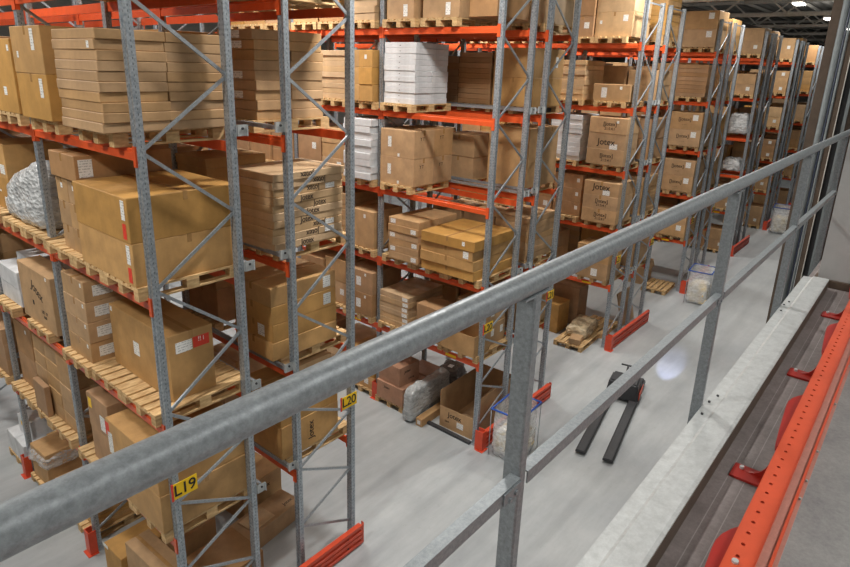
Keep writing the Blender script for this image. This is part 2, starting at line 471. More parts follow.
for s in 'ACE':
    for k in (1, 2, 3):
        y = Y0+.05+k*PITCH; x = xs[s]-.06
        tag(obj('post_protector', MB().extrude_z([(-.05, -.075), (-.035, -.075), (.06, -.075), (.06, -.062), (-.035, -.062), (-.035, .062), (.06, .062), (.06, .075), (-.05, .075)], 0, .40).box(-.09, .06, -.1, .1, 0, .01).mesh('post_protector', M['redor']), None, (x, y, 0)),
            f"orange floor protector at upright between {BAYN[k-1]} and {BAYN[k]} bays, {ROWN[s]} rack left face", 'post protector', 'orange post protectors')

# ------------------------------------------------------------------ pallets
def pallet_meshes():
    # racked pallets sit with the 1.2 m side across the beams (x); top boards seen from the aisle run along y
    top = MB(); rows = ((-.3275, .145), (-.165, .1), (0, .145), (.165, .1), (.3275, .145))
    def deckboards(m):
        for y, wd in rows: m.box(-.6, .6, y-wd/2, y+wd/2, .122, .144)
        for x in (-.5275, 0, .5275): m.box(x-.0725, x+.0725, -.4, .4, .1, .122)
    deckboards(top)
    tm = top.mesh('top_deck', M['wood'])
    blk = MB().box(-.0725, .0725, -.05, .05, .022, .1).mesh('block', M['wood'])
    sk = MB().box(-.6, .6, -.05, .05, 0, .022).mesh('bottom_board', M['wood'])
    whole = MB(); deckboards(whole)
    for y in (-.35, 0, .35):
        whole.box(-.6, .6, y-.05, y+.05, 0, .022)
        for x in (-.5275, 0, .5275): whole.box(x-.0725, x+.0725, y-.05, y+.05, .022, .1)
    return tm, blk, sk, whole.mesh('pallet', M['wood'])
PTOP, PBLK, PSK, PWH = pallet_meshes()
def pallet(x, y, z, label, rz=0, detail=True, group='wooden pallets on the racks'):
    if detail:
        e = empty('wooden_pallet', (x, y, z), label, 'pallet', group, rz)
        obj('top_deck', PTOP, e)
        for yy in (-.35, 0, .35):
            obj('bottom_board', PSK, e, (0, yy, 0))
            for xx in (-.5275, 0, .5275): obj('block', PBLK, e, (xx, yy, 0))
    else:
        e = tag(obj('wooden_pallet', PWH, None, (x, y, z), (0, 0, rz)), label, 'pallet', group)
    return e

# ------------------------------------------------------------------ boxes
ORD = ['topmost', 'second down', 'third down', 'fourth down', 'fifth down', 'sixth down', 'seventh down', 'eighth down', 'ninth down', 'tenth down', 'eleventh down', 'twelfth down']
CNAME = dict(tan='tan', gold='golden-brown', brown='dull brown', pink='pinkish brown', light='light tan', white='white')
STICK = {}
def sticker(w, h, face, mat='sticker'):
    k = (round(w, 2), round(h, 2), face, mat)
    if k not in STICK:
        m = MB()
        if face == 'X': m.box(-.0015, .0, -w/2, w/2, -h/2, h/2)
        else: m.box(-w/2, w/2, -.0015, .0, -h/2, h/2)
        STICK[k] = m.mesh('shipping_label', M[mat])
    return STICK[k]
nbox = 0; BOXES = []
def carton(x0, x1, y0, y1, z0, h, mat, label, group=None, jit=.0, rz=0, stick=(), text=(), tape=False, name='cardboard_box'):
    """stick: (face, along 0..1, up 0..1, w, h[, mat]); text: (face, string, size, along, up, roll)"""
    global nbox; nbox += 1
    w, d, h = round(x1-x0, 2), round(y1-y0, 2), round(h, 3)
    e = obj(name, boxmesh(w, d, h, mat), None, ((x0+x1)/2+R.uniform(-jit, jit), (y0+y1)/2+R.uniform(-jit, jit), z0), (0, 0, rz+R.uniform(-jit, jit)*.8))
    tag(e, label, 'box', group); BOXES.append(e)
    for st in stick:
        f, a, u, sw, sh = st[:5]; sm = st[5] if len(st) > 5 else 'sticker'
        if f == 'X': loc = (-w/2-.0005, (-.5+a)*d, u*h)
        else: loc = ((-.5+a)*w, -d/2-.0005, u*h)
        nm = 'shipping_label' if sm == 'sticker' else 'red_warning_sticker' if sm == 'redlab' else 'yellow_sticker'
        obj(nm, sticker(sw, sh, f, sm), e, loc)
    for tx in text:
        f, s, size, a, u = tx[:5]; roll = tx[5] if len(tx) > 5 else 0
        tm = tx[6] if len(tx) > 6 else 'ink'
        if f == 'X': loc = (-w/2-.001, (-.5+a)*d, u*h); rot = ROT_X
        elif f == 'Z': loc = ((-.5+a)*w, (-.5+u)*d, h+.001); rot = (0, 0, 0)
        else: loc = ((-.5+a)*w, -d/2-.001, u*h); rot = ROT_Y
        o = obj('printed_lettering', textmesh(s, size, tm), e, loc)
        if f == 'Z': o.rotation_euler = (0, 0, roll)
        else: o.rotation_mode = 'QUATERNION'; o.rotation_quaternion = (Matrix.Rotation(rot[2], 3, 'Z') @ Matrix.Rotation(rot[0], 3, 'X') @ Matrix.Rotation(roll, 3, 'Z')).to_quaternion()
    if tape:
        # tape over the top seam and down both ends
        t = MB()
        if w > d:
            t.box(-w/2-.001, w/2+.001, -.025, .025, h, h+.001).box(-w/2-.0015, -w/2, -.025, .025, h-.09, h+.001)
        else:
            t.box(-.025, .025, -d/2-.001, d/2+.001, h, h+.001).box(-.025, .025, -d/2-.0015, -d/2, h-.09, h+.001)
        obj('packing_tape', t.mesh('packing_tape', M['tape']), e)
    return e

def where(side, bay, l, slot):
    return f"{slot} stack, {LEVN[l]}, {BAYN[bay]} bay, {ROWN[side]} rack {FACE[side]}"
taken = set()
J = 'Jotex'
OCC = {}; POCC = {}
def free_pallet(side, bay, l, ym):
    lst = POCC.setdefault((side, bay, l), []); lo = Y0+.1+bay*PITCH+.405; hi = Y0+(bay+1)*PITCH-.405
    ym = min(max(ym, lo), hi)
    for k in range(0, 40):
        for sg in (1, -1):
            c = ym+sg*k*.01
            if lo-.001 <= c <= hi+.001 and all(abs(c-q) >= .803 for q in lst):
                lst.append(c); return c
    return None
SLOT = ['near', 'middle', 'far']
KNAME = {'flat box': 'flat_cardboard_box', 'printed box': 'cardboard_box'}
def stack(side, bay, l, slot, x0, x1, y0, y1, n, h, mat='tan', nx=1, ny=1, z0=None, jit=.008, pal=1, stick=None, text=None, tape=False, kind='box', block=(), gap=.002, rz=0, paldy=0):
    """n layers of total height h; nx, ny columns per layer"""
    slotn = SLOT[slot] if isinstance(slot, int) else slot
    for b_ in (block or (slot,)): taken.add((side, bay, l, b_))
    zb = PT[l] if z0 is None else z0
    OCC.setdefault((side, bay, l), []).append((y0, y1))
    ww = (x1-x0)/nx; dd = (y1-y0)/ny; lh = h/n
    lean = R.uniform(-.01, .01)
    for k in range(n):
        for i in range(nx):
            for j in range(ny):
                col = ''
                if nx > 1: col += (' left' if i == 0 else ' right' if i == nx-1 else ' middle')
                if ny > 1: col += (' front' if j == 0 else ' back' if j == ny-1 else ' middle')
                lab = f"{CNAME[mat]} {kind} {ORD[n-1-k]}{col}, {where(side, bay, l, slotn)}"
                st = stick(k, i, j) if stick else (); tx = text(k, i, j) if text else ()
                rr = Matrix.Rotation(rz, 2)
                carton(x0+i*ww+gap, x0+(i+1)*ww-gap, y0+j*dd+gap, y0+(j+1)*dd-gap, zb+k*lh, lh-gap*.6, mat, lab, 'boxes stacked on the racks', jit, rz, st, tx, (tape or (lh > .25 and side in 'ABCDE' and bay == 0 and mat != 'white')), 'flat_cardboard_box' if (lh < .2) else 'cardboard_box')
    if pal:
        zz = zb-.144
        ym = (y0+y1)/2+paldy
        near = side in 'ABCD' and bay < 2
        want = [('near one', ym-.41), ('far one', ym+.41)] if y1-y0 > 1.0 and pal == 1 else [('', ym)]
        for t, yy in want:
            c = free_pallet(side, bay, l, yy)
            if c is None: continue
            pallet(xs[side]+FR/2+(-.035 if FACE[side] == 'left' else .035), c, zz, (f"pallet, {t} under " if t else 'wooden pallet under ')+where(side, bay, l, slotn), 0, near)

# ---- side A (nearest rack, left face)
stack('A', 0, 4, 0, 2.46, 3.78, 5.88, 6.84, 10, .93, 'tan', nx=2, block=(0, 1), jit=.011, kind='flat box',
      stick=lambda k, i, j: [('X', .12, .5, .05, .06)] if (k == 8 and i == 0) else ())
stack('A', 0, 4, 2, 2.50, 3.5, 7.25, 8.12, 2, .98, 'gold', kind='tall box', stick=lambda k, i, j: [('X', .28, .72, .09, .22), ('X', .82, .4, .05, .07)] if k == 1 else [('X', .2, .7, .09, .2)])
stack('A', 1, 4, 0, 2.56, 3.5, 8.42, 9.25, 1, .86, 'gold', kind='large box', stick=lambda k, i, j: [('X', .1, .88, .06, .07), ('X', .45, .3, .1, .1)])
stack('A', 0, 3, 0, 2.56, 3.79, 5.82, 7.10, 2, .92, 'gold', block=(0, 1), kind='large box', tape=True,
      stick=lambda k, i, j: [('X', .075, .72, .075, .2), ('X', .075, .25, .075, .16, 'redlab')], jit=.006)
stack('A', 0, 3, 2, 2.66, 3.2, 7.22, 7.86, 3, .88, 'tan', ny=2, kind='box', stick=lambda k, i, j: [('X', .5, .65, .05, .06)] if k == 2 else ())
carton(2.62, 3.75, 7.14, 7.86, PT[3]+.885, .29, 'brown', 'long brown box with white label lying on small tan boxes, third shelf, nearest rack', None, 0, 0, [('Y', .10, .5, .15, .2)], (), True)
stack('A', 0, 2, 2, 2.66, 3.4, 7.50, 8.16, 4, 1.08, 'tan', kind='labelled box', pal=1, stick=lambda k, i, j: [('Y', .3, .5, .24, .14), ('X', .12, .8, .04, .05)] if 1 else ())
taken |= {('A', 0, 2, 0), ('A', 0, 2, 1)}
POCC.setdefault(('A', 0, 2), [])
pallet(3.20, 6.20, PT[2]-.144, 'wooden pallet with bare front boards under tall carton with red sticker, second shelf, nearest rack')
pallet(3.20, 7.01, PT[2]-.144, 'wooden pallet beside the labelled four-box stack, second shelf, nearest rack')
carton(2.88, 3.42, 5.92, 7.36, PT[2], .80, 'gold', 'tall narrow golden box with red sticker standing on bare pallet, second shelf, nearest rack', None, 0, 0,
       [('Y', .33, .79, .2, .13), ('Y', .72, .80, .2, .13, 'redlab'), ('X', .55, .5, .14, .17), ('X', .96, .93, .05, .06)], [('Y', '!! i', .08, .72, .83, 0, 'sticker')], True)
carton(2.66, 2.98, 8.62, 9.85, PT[2], .84, 'tan', 'tall thin carton with dark sideways lettering upright on its edge, second shelf, nearest rack', None, 0, 0,
       [('X', .12, .95, .05, .05)], [('X', J, .20, .46, .62, -.35), ('X', 'III', .1, .62, .36), ('X', '''LKT 19
A60''', .07, .3, .25)])
pallet(3.2, 9.2, PT[2]-.144, 'wooden pallet under tall thin printed carton, second shelf, nearest rack')
stack('A', 1, 2, 2, 2.70, 3.5, 10.1, 10.95, 2, .56, 'white', kind='box'); taken |= {('A', 1, 2, 0), ('A', 1, 2, 1)}
carton(2.85, 3.3, 9.95, 10.5, PT[2]+.562, .22, 'white', 'small white box with yellow sticker on larger white boxes, second shelf, nearest rack', None, 0, 0, [('X', .45, .55, .09, .1, 'yellow')])
stack('A', 0, 1, 0, 2.56, 3.72, 5.80, 7.05, 2, .99, 'gold', block=(0, 1), kind='large box', tape=True, stick=lambda k, i, j: [('X', .97, .72, .1, .18, 'redlab'), ('X', .93, .35, .12, .3)] if k == 1 else [])
stack('A', 0, 1, 2, 2.66, 3.1, 7.25, 7.85, 2, 1.0, 'brown', kind='box', stick=lambda k, i, j: [('X', .86, .72, .09, .14, 'yellow'), ('X', .3, .35, .14, .22)] if k == 1 else ())
stack('A', 1, 1, 0, 2.70, 3.6, 8.52, 9.9, 5, 1.15, 'tan', ny=3, block=(0, 1), kind='box')
carton(2.58, 2.66, 9.3, 9.75, PT[1], .5, 'brown', 'thin flat brown box leaning upright against small stacked boxes, lowest shelf, nearest rack')
stack('A', 1, 1, 2, 2.74, 3.3, 10.1, 10.85, 2, 1.13, 'brown', kind='tall box', stick=lambda k, i, j: [('X', .3, .8, .06, .06)] if k == 1 else ())
stack('A', 1, 3, 2, 2.80, 3.6, 10.14, 10.97, 2, .98, 'gold', kind='large box', stick=lambda k, i, j: [('X', .2, .25, .2, .14), ('X', .5, .55, .1, .03)])
pallet(3.2, 9.55, PT[3]-.144, 'wooden pallet under film-wrapped load, third shelf, nearest rack'); pallet(3.2, 8.73, PT[3]-.144, 'wooden pallet under near end of film-wrapped load, third shelf, nearest rack')
# ---- side B (nearest rack, right face)
stack('B', 0, 4, 0, 4.45, 5.50, 6.32, 7.05, 9, 1.05, 'tan', nx=2, kind='flat box', jit=.016, block=(0, 1), stick=lambda k, i, j: [('X', .55, .5, .3, .085)] if (k in (2, 4, 7, 8) and i == 0) else ())
def jt(k, i, j):
    fl = {8: math.pi, 9: math.pi, 7: math.pi, 2: math.pi, 1: math.pi}.get(k, 0)
    return [('Y', J, .104, .55+.1*((k*7) % 3-1), .5, fl)]
stack('B', 0, 3, 0, 4.28, 5.44, 5.88, 6.75, 10, .95, 'light', kind='printed box', jit=.022, block=(0, 1), text=jt, stick=lambda k, i, j: [('Y', .8, .5, .16, .07)] if k in (1, 2, 7) else [('Y', .22, .5, .1, .075)] if k in (4, 5) else (), rz=.03)
stack('B', 0, 2, 0, 4.25, 5.34, 5.92, 6.75, 4, .99, 'gold', kind='large box', jit=.012, block=(0, 1), stick=lambda k, i, j: [('Y', .85, .5, .13, .16)] if k > 1 else [('X', .3, .5, .14, .16)] if k == 1 else (), tape=True)
stack('B', 0, 1, 0, 4.30, 5.32, 5.90, 6.7, 2, 1.0, 'gold', kind='large box', block=(0, 1), text=lambda k, i, j: [('Y', J, .14, .5, .5, math.pi/2)] if k == 0 else [('Y', J, .12, .4, .5)])
carton(4.7, 5.3, 6.0, 6.5, PT[1]+1.0, .24, 'light', 'small light box on top of the printed large boxes, lowest shelf, nearest rack right face')
# floor under B
def tilted(name, w, d, h, mat, loc, rot, label, stick=(), text=(), tape=False):
    e = carton(-w/2, w/2, -d/2, d/2, 0, h, mat, label, None, 0, 0, stick, text, tape)
    e.location = loc; e.rotation_euler = rot; return e
taken |= {('B', 0, 0, 0), ('B', 0, 0, 1), ('B', 0, 0, 2), ('A', 0, 0, 0), ('A', 0, 0, 1), ('A', 0, 0, 2), ('A', 1, 0, 0), ('A', 1, 0, 1), ('A', 1, 0, 2)}
tilted('b', 1.2, .46, .32, 'tan', (4.58, 6.84, 0), (0, 0, .12), 'low open tan box on floor behind nearest rack end, pale panels on top', (), (('Z', J, .09, .86, .3, .0),))
tilted('b', .45, .34, .012, 'light', (4.45, 6.82, .323), (0, 0, .12), 'pale loose cardboard sheet on the low tan floor box')
tilted('b', .8, .7, .62, 'tan', (4.85, 7.6, 0), (0, 0, .1), 'tan floor box with printed marks behind the low box, nearest rack', (), (('Y', J, .1, .55, .7),))
tilted('b', .80, .72, .56, 'brown', (3.58, 6.35, 0), (0, 0, .05), 'large dull brown box on floor inside nearest rack end, under two-pallet load', [('Y', .2, .7, .1, .07)])
tilted('b', .55, .5, .75, 'brown', (3.5, 7.1, 0), (0, 0, .1), 'upright dull brown box on floor behind the large one, nearest rack')
tilted('b', .34, .9, .80, 'tan', (2.86, 6.85, .0), (0, 0, .04), 'tall tan box standing on floor at front of nearest rack, fragile sign printed', [('Y', .8, .9, .1, .1)], (('X', 'Y', .12, .2, .85),), True)
tilted('b', .8, .5, .52, 'gold', (3.0, 7.60, .0), (.0, 0, .03), 'golden-brown floor box with open rim next to tall tan box, nearest rack', [('X', .9, .95, .15, .06)])
tilted('b', .38, .42, .5, 'tan', (2.80, 6.08, 0), (0, 0, .1), 'small tan box on floor at nearest rack corner below the L19 sign')
pallet(3.25, 8.95, 0, 'wooden pallet on floor under tilted flat boxes, nearest rack', 0, True)
for k in range(9):
    tilted('b', .95, .62, .055, 'gold', (3.25, 8.9, .146+k*.058), (.0, 0, 0), f'flat golden box {ORD[8-k]} of low pile on floor pallet, nearest rack left face')
# bay 1 floor
pallet(3.2, 11.55, 0, 'wooden pallet on floor under white boxes, nearest rack left face'); pallet(3.2, 10.45, 0, 'wooden pallet on floor under wrapped brown box, nearest rack left face')
tilted('b', .42, .42, .40, 'white', (2.82, 11.70, .146), (0, 0, 0), 'white box at far corner of floor pallet, nearest rack left face')
tilted('b', .42, .42, .40, 'white', (2.82, 11.27, .146), (0, 0, 0), 'white box beside post on floor pallet, nearest rack left face')
tilted('b', .75, .5, .36, 'white', (3.15, 11.45, .55), (0, 0, .1), 'white box with yellow sticker on top of white floor boxes, nearest rack', [('X', .7, .6, .07, .08, 'yellow')])
bxw = tilted('b', .85, .60, .62, 'tan', (3.08, 10.48, .146), (0, 0, .05), 'tan box bound with clear stretch film on floor pallet, nearest rack left face')
tilted('b', 1.1, .46, .45, 'tan', (3.25, 9.72, .0), (0, 0, .02), 'long tan box with white label beside film-wrapped box on floor, nearest rack', [('X', .2, .8, .1, .06)])

# ---- side C (second rack, left face)
for nm, y0, y1, h, n, nx in (('far', 7.55, 8.2, .95, 2, 2), ('middle', 6.55, 7.35, .95, 2, 2)):
    stack('C', 0, 5, 2 if nm == 'far' else 1, 8.72, 9.80, y0, y1, n, h, 'tan', nx=nx, kind='box', stick=lambda k, i, j: [('X', .3, .3, .1, .2)] if i == 0 else [])
stack('C', 0, 4, 2, 8.76, 9.74, 7.52, 8.30, 11, 1.10, 'white', nx=2, kind='flat box', jit=.014, text=lambda k, i, j: [('X', '-', .1, .5, .55)] if i == 0 else ())
stack('C', 0, 3, 2, 8.70, 9.90, 7.45, 8.32, 2, 1.06, 'tan', nx=2, kind='large box', jit=.005, stick=lambda k, i, j: [('X', .72, .55, .09, .2), ('X', .45, .1, .05, .06)] if i == 0 else (), text=lambda k, i, j: [('Y', 'Y T', .09, .4, .7)])
stack('C', 0, 2, 0, 8.52, 9.86, 5.84, 7.06, 4, .76, 'gold', kind='flat box', jit=.03, block=(0, 1), stick=lambda k, i, j: [('X', .12, .55, .12, .13)] if k == 2 else [('X', .2, .6, .06, .08)] if k == 3 else (), tape=True)
stack('C', 0, 2, 2, 8.60, 9.80, 7.20, 7.98, 6, .84, 'tan', nx=2, kind='flat box', jit=.012, stick=lambda k, i, j: [('X', .15+.7*(k % 2), .5, .13, .09)] if i == 0 else ())
stack('C', 0, 1, 2, 8.72, 9.86, 7.50, 8.30, 6, .70, 'light', nx=2, kind='flat box', jit=.012, stick=lambda k, i, j: [('X', .12, .5, .14, .08)] if i == 0 else ())
taken |= {('C', 0, 1, 0), ('C', 0, 1, 1)}
stack('C', 0, 5, 0, 8.8, 9.8, 5.85, 6.4, 1, .6, 'brown', kind='box')
pallet(9.3, 6.15, PT[1]-.144, 'wooden pallet under open box, lowest shelf, second rack end'); pallet(9.3, 7.0, PT[1]-.144, 'wooden pallet beside open box, lowest shelf, second rack end')
carton(9.16, 9.8, 5.86, 6.6, PT[1], .44, 'tan', 'closed tan box with white labels behind the open box, lowest shelf, second rack', None, 0, 0, [('Y', .3, .6, .1, .15), ('Y', .8, .6, .1, .15)])
carton(9.16, 9.8, 5.88, 6.6, PT[1]+.442, .42, 'tan', 'tan box stacked on closed labelled box, lowest shelf, second rack end', None, 0, 0, [('Y', .3, .6, .12, .2)])
carton(8.62, 9.14, 6.62, 7.2, PT[1], .72, 'brown', 'dull brown box behind open box, lowest shelf, second rack end')
def openbox(w, d, h, mat, loc, rz, label, flap=True, cut=0, text=(), t=.008):
    e = empty('open_cardboard_box', loc, label, 'box', None, rz)
    m = MB()
    m.box(-w/2, w/2, -d/2, -d/2+t, 0, h).box(-w/2, w/2, d/2-t, d/2, 0, h)
    m.box(-w/2, -w/2+t, -d/2+t, d/2-t, 0, h-cut).box(w/2-t, w/2, -d/2+t, d/2-t, 0, h)
    m.box(-w/2+t, w/2-t, -d/2+t, d/2-t, 0, .01)
    obj('box_body', m.mesh('box_body', M[mat]), e)
    if flap:
        f = MB().box(-w/2, w/2, 0, .006, -.24, 0).mesh('flap', M[mat])
        obj('flap', f, e, (0, -d/2-.008, h), (-.25, 0, 0))
        f2 = MB().box(0, .006, -d/2, d/2, -.2, 0).mesh('flap', M[mat])
        obj('flap', f2, e, (-w/2-.008, 0, h-cut), (0, .2, 0))
    for s, size, a, u in text:
        obj('printed_lettering', textmesh(s, size, 'ink'), e, (-w/2-.0015, a*d, u*h), ROT_X)
    return e
openbox(.52, .80, .42, 'tan', (8.88, 6.18, PT[1]), 0, 'open-topped tan box at front of lowest shelf, second rack end by L20 sign', flap=False)
# floor of C bay 0
taken |= {('C', 0, 0, i) for i in range(3)} | {('D', 0, 0, i) for i in range(3)}
pallet(9.22, 7.92, 0, 'wooden pallet on floor under pinkish boxes, second rack left face')
tilted('b', .80, .76, .42, 'pink', (9.0, 7.88, .15), (0, 0, .0), 'pinkish brown lower box on floor pallet beside grey wrapped mattress, second rack', (), (('X', J, .08, .6, .75),))
tilted('b', .62, .62, .44, 'pink', (8.95, 7.92, .575), (0, 0, -.04), 'pinkish brown upper box of floor pair beside grey wrapped mattress, second rack', (), (('Y', J, .09, .4, .7), ('Y', 'LW M', .07, .6, .25)))
tilted('b', .55, .60, .40, 'pink', (9.75, 7.85, .15), (0, 0, .0), 'pinkish brown box behind the floor pair, second rack')
tilted('b', 1.3, .16, .18, 'tan', (9.15, 6.97, 0), (0, 0, .03), 'long narrow tan box on floor beside grey wrapped mattress', [('X', .5, .5, .08, .09)])
BO = openbox(1.55, .82, .82, 'tan', (9.62, 6.28, .0), .03, 'large open tan carton with dark lettering on floor at second rack end', flap=False, cut=.35, text=((J, .16, .05, .40), ('20/4', .06, .28, .2)))
obj('shipping_label', sticker(.16, .13, 'X'), BO, (-.778, -.1, .18))
tilted('b', 1.3, .30, .34, 'light', (9.75, 6.15, .03), (0, -.1, .03), 'pale cardboard slab lying inside the large open floor carton, second rack end')
tag(obj('floor_timber', MB().box(-.04, .04, -.7, .7, 0, .05).mesh('floor_timber', M['darkpl']), None, (8.72, 6.5, 0)), 'dark skid strip on floor in front of open carton, second rack end', 'skid')

# D (second rack, right face) seen through the end frames
stack('D', 0, 4, 0, 10.30, 11.42, 5.95, 6.85, 2, 1.07, 'gold', kind='large box', block=(0, 1), stick=lambda k, i, j: [('Y', .75, .55, .09, .2)] if k == 1 else ())
stack('D', 0, 3, 0, 10.30, 11.42, 5.92, 6.85, 1, 1.15, 'tan', nx=2, kind='tall box', block=(0, 1))
stack('D', 0, 4, 1, 10.30, 11.4, 6.90, 7.68, 10, .98, 'brown', kind='flat box')
stack('D', 0, 3, 1, 10.30, 11.3, 7.20, 7.98, 2, .90, 'tan', kind='box')
taken |= {('C', 0, 4, 0), ('C', 0, 4, 1), ('C', 0, 3, 0), ('C', 0, 3, 1)}
# C bay 1
stack('C', 1, 4, 0, 8.62, 9.7, 8.48, 9.2, 3, .96, 'gold', ny=2, kind='box', stick=lambda k, i, j: [('X', .5, .6, .06, .08)] if k == 2 and j == 0 else ())
stack('C', 1, 4, 1, 8.70, 9.7, 9.30, 10.05, 9, .95, 'light', kind='flat box', jit=.02)
stack('C', 1, 3, 0, 8.62, 9.6, 8.50, 9.28, 9, 1.2, 'white', kind='flat box', jit=.02)
stack('C', 1, 2, 0, 8.70, 9.6, 8.50, 9.15, 1, .8, 'tan', kind='large box', stick=lambda k, i, j: [('X', .4, .85, .06, .08)])
stack('C', 1, 1, 0, 8.66, 9.6, 8.50, 9.30, 2, 1.0, 'brown', kind='large box', stick=lambda k, i, j: [('X', .5, .5, .14, .2), ('X', .25, .85, .05, .06)])
stack('C', 1, 5, 0, 8.70, 9.7, 8.50, 9.25, 6, .75, 'light', kind='flat box', jit=.02)

# ---- side E (third rack, left face)
stack('E', 0, 5, 0, 14.80, 15.85, 6.02, 6.95, 2, 1.12, 'light', kind='large box', jit=.004, stick=lambda k, i, j: [('X', .2, .75, .12, .14), ('X', .85, .6, .06, .08)])
stack('E', 0, 4, 0, 14.70, 15.2, 5.85, 6.78, 1, .40, 'tan', kind='small box', stick=lambda k, i, j: [('X', .7, .5, .14, .24), ('X', .25, .8, .06, .07)])
stack('E', 0, 4, 1, 14.72, 15.8, 7.05, 7.8, 8, .95, 'light', kind='flat box', jit=.016)
def e3(k, i, j): return [('X', J, .22, .5, .45)] if k == 1 else [('X', '[Jotex]', .13, .45, .6), ('X', '21:5:4:1', .09, .45, .3)]
stack('E', 0, 3, 0, 14.58, 15.35, 5.76, 6.72, 3, 1.16, 'tan', kind='printed box', jit=.005, text=e3, stick=lambda k, i, j: [('X', .3, .2, .2, .13)] if k == 1 else [('X', .25, .75, .06, .06)] if k == 2 else ())
stack('E', 0, 2, 0, 14.56, 15.5, 5.76, 6.68, 3, 1.05, 'tan', kind='printed box', jit=.005, text=lambda k, i, j: [('X', J, .22, .5, .6)] if k == 2 else [('X', '[Jotex]', .13, .45, .6), ('X', '21:5:4:1', .09, .45, .3)], stick=lambda k, i, j: [('X', .35, .25, .18, .13)] if k == 2 else ())
stack('E', 0, 3, 1, 14.7, 15.7, 6.98, 7.85, 10, 1.15, 'white', kind='flat box', jit=.016)
stack('E', 0, 2, 1, 14.80, 15.75, 6.85, 7.65, 3, 1.1, 'brown', nx=2, kind='box', jit=.01, stick=lambda k, i, j: [('X', .15, .6, .08, .1)])
stack('E', 0, 1, 0, 14.56, 15.4, 5.80, 6.68, 2, .90, 'tan', kind='box', stick=lambda k, i, j: [('X', .4, .4, .17, .2)], tape=True)
taken |= {('E', 0, 0, 0), ('E', 0, 0, 1), ('E', 0, 0, 2)}
pallet(14.62, 6.45, 0, 'wooden pallet on floor with small box and film-wrapped sacks, third rack', .05, True)
pallet(15.85, 6.4, 0, 'wooden pallet on floor behind the film-wrapped sacks, third rack', .0, True)
tilted('b', .38, .30, .16, 'tan', (14.25, 6.3, .146), (0, 0, .2), 'small tan box on floor pallet beside film-wrapped sacks, third rack')
carton(15.6, 16.2, 6.95, 8.0, 0, 1.15, 'brown', 'large brown carton standing on floor behind wrapped sacks, third rack')
carton(14.7, 15.35, 7.1, 7.7, 0, .85, 'gold', 'golden-brown box on floor at far left, third rack end bay')
tilted('b', .05, .9, .95, 'light', (16.95, 5.95, .02), (0, .25, 1.57), 'thin cardboard sheets leaning in the end frame of third rack')
# ---- side G (fourth rack, left face)
for l, n, h, mat, kd in ((5, 2, 1.05, 'tan', 'box'), (3, 2, 1.06, 'tan', 'printed box'), (2, 2, 1.03, 'tan', 'printed box'), (1, 2, .85, 'tan', 'box')):
    stack('G', 0, l, 0, 20.65, 21.7, 5.78, 6.85, n, h, mat, kind=kd, jit=.004, text=(lambda k, i, j: [('X', '[Jotex]', .15, .5, .6), ('X', '- - -', .09, .5, .3)]) if kd == 'printed box' else None, stick=lambda k, i, j: [('X', .45, .5, .2, .24)] if kd_l(i) else ()) if False else \
    stack('G', 0, l, 0, 20.65, 21.7, 5.78, 6.85, n, h, mat, kind=kd, jit=.004, text=(lambda k, i, j: [('X', '[Jotex]', .15, .5, .6), ('X', '- - -', .09, .5, .3)]) if kd == 'printed box' else None, stick=lambda k, i, j: [('X', .2, .72, .16, .18)])
stack('G', 0, 4, 0, 20.7, 21.6, 5.85, 6.85, 8, .98, 'brown', kind='flat box', jit=.006)
taken |= {('G', 0, 0, 0), ('G', 0, 0, 1)}
pallet(20.6, 6.35, 0, 'empty wooden pallet on floor at fourth rack left end', .05, True)
openbox(.7, .8, .8, 'light', (20.9, 7.22, .0), .1, 'pale open crate-like carton standing on floor behind empty pallet, fourth rack')

# ---- everything else on the shelves
taken |= {('A', 1, 3, 0), ('A', 1, 3, 1), ('A', 1, 3, 2), ('G', 0, 0, 2), ('I', 0, 3, 0), ('I', 0, 2, 0)}
KINDS = [('flat box', 7, .95, 1), ('box', 2, .98, 1), ('box', 3, .95, 1), ('flat box', 9, 1.05, 1), ('large box', 1, .9, 1), ('box', 2, .8, 2), ('box', 2, 1.05, 1)]
def fill(side, bay, l, slot):
    if (side, bay, l, slot) in taken: return
    y0 = Y0+UW+bay*PITCH+.03+slot*.84; y1 = y0+.78
    kd, n, h, nx = R.choice(KINDS)
    for a_, b_ in sorted(OCC.get((side, bay, l), [])):
        if a_ < y1-.02 and b_ > y0+.02:
            if a_ > y0+.45: y1 = a_-.03
            else: y0 = b_+.03; y1 = max(y1, y0+.6)
    if y1-y0 < .4 or y1 > Y0+(bay+1)*PITCH-.01: return
    if any(a_ < y1-.01 and b_ > y0+.01 for a_, b_ in OCC.get((side, bay, l), [])): return
    if l == 0: h *= .95
    if side in 'IJKLOQ' or bay > 1:
        n = min(n, 3)
    if side in 'FHJLQ' and slot > 0 and bay > 0: return
    mat = R.choice(['tan', 'tan', 'gold', 'brown', 'light', 'tan', 'brown'])
    x0 = xs[side]+(-.04 if FACE[side] == 'left' else .02)+R.uniform(-.03, .05); x1 = x0+R.uniform(.95, 1.12)
    st = (lambda k, i, j: [('X', .3, .55, .13, .14)] if i == 0 and (k % 2 == 0) else ()) if FACE[side] == 'left' and side in 'ACEGIK' and bay < 2 and n < 5 else None
    stack(side, bay, l, slot, x0, x1, y0, y1, n, h*R.uniform(.88, 1.03), mat, nx=nx, kind=kd, jit=.008, stick=st)
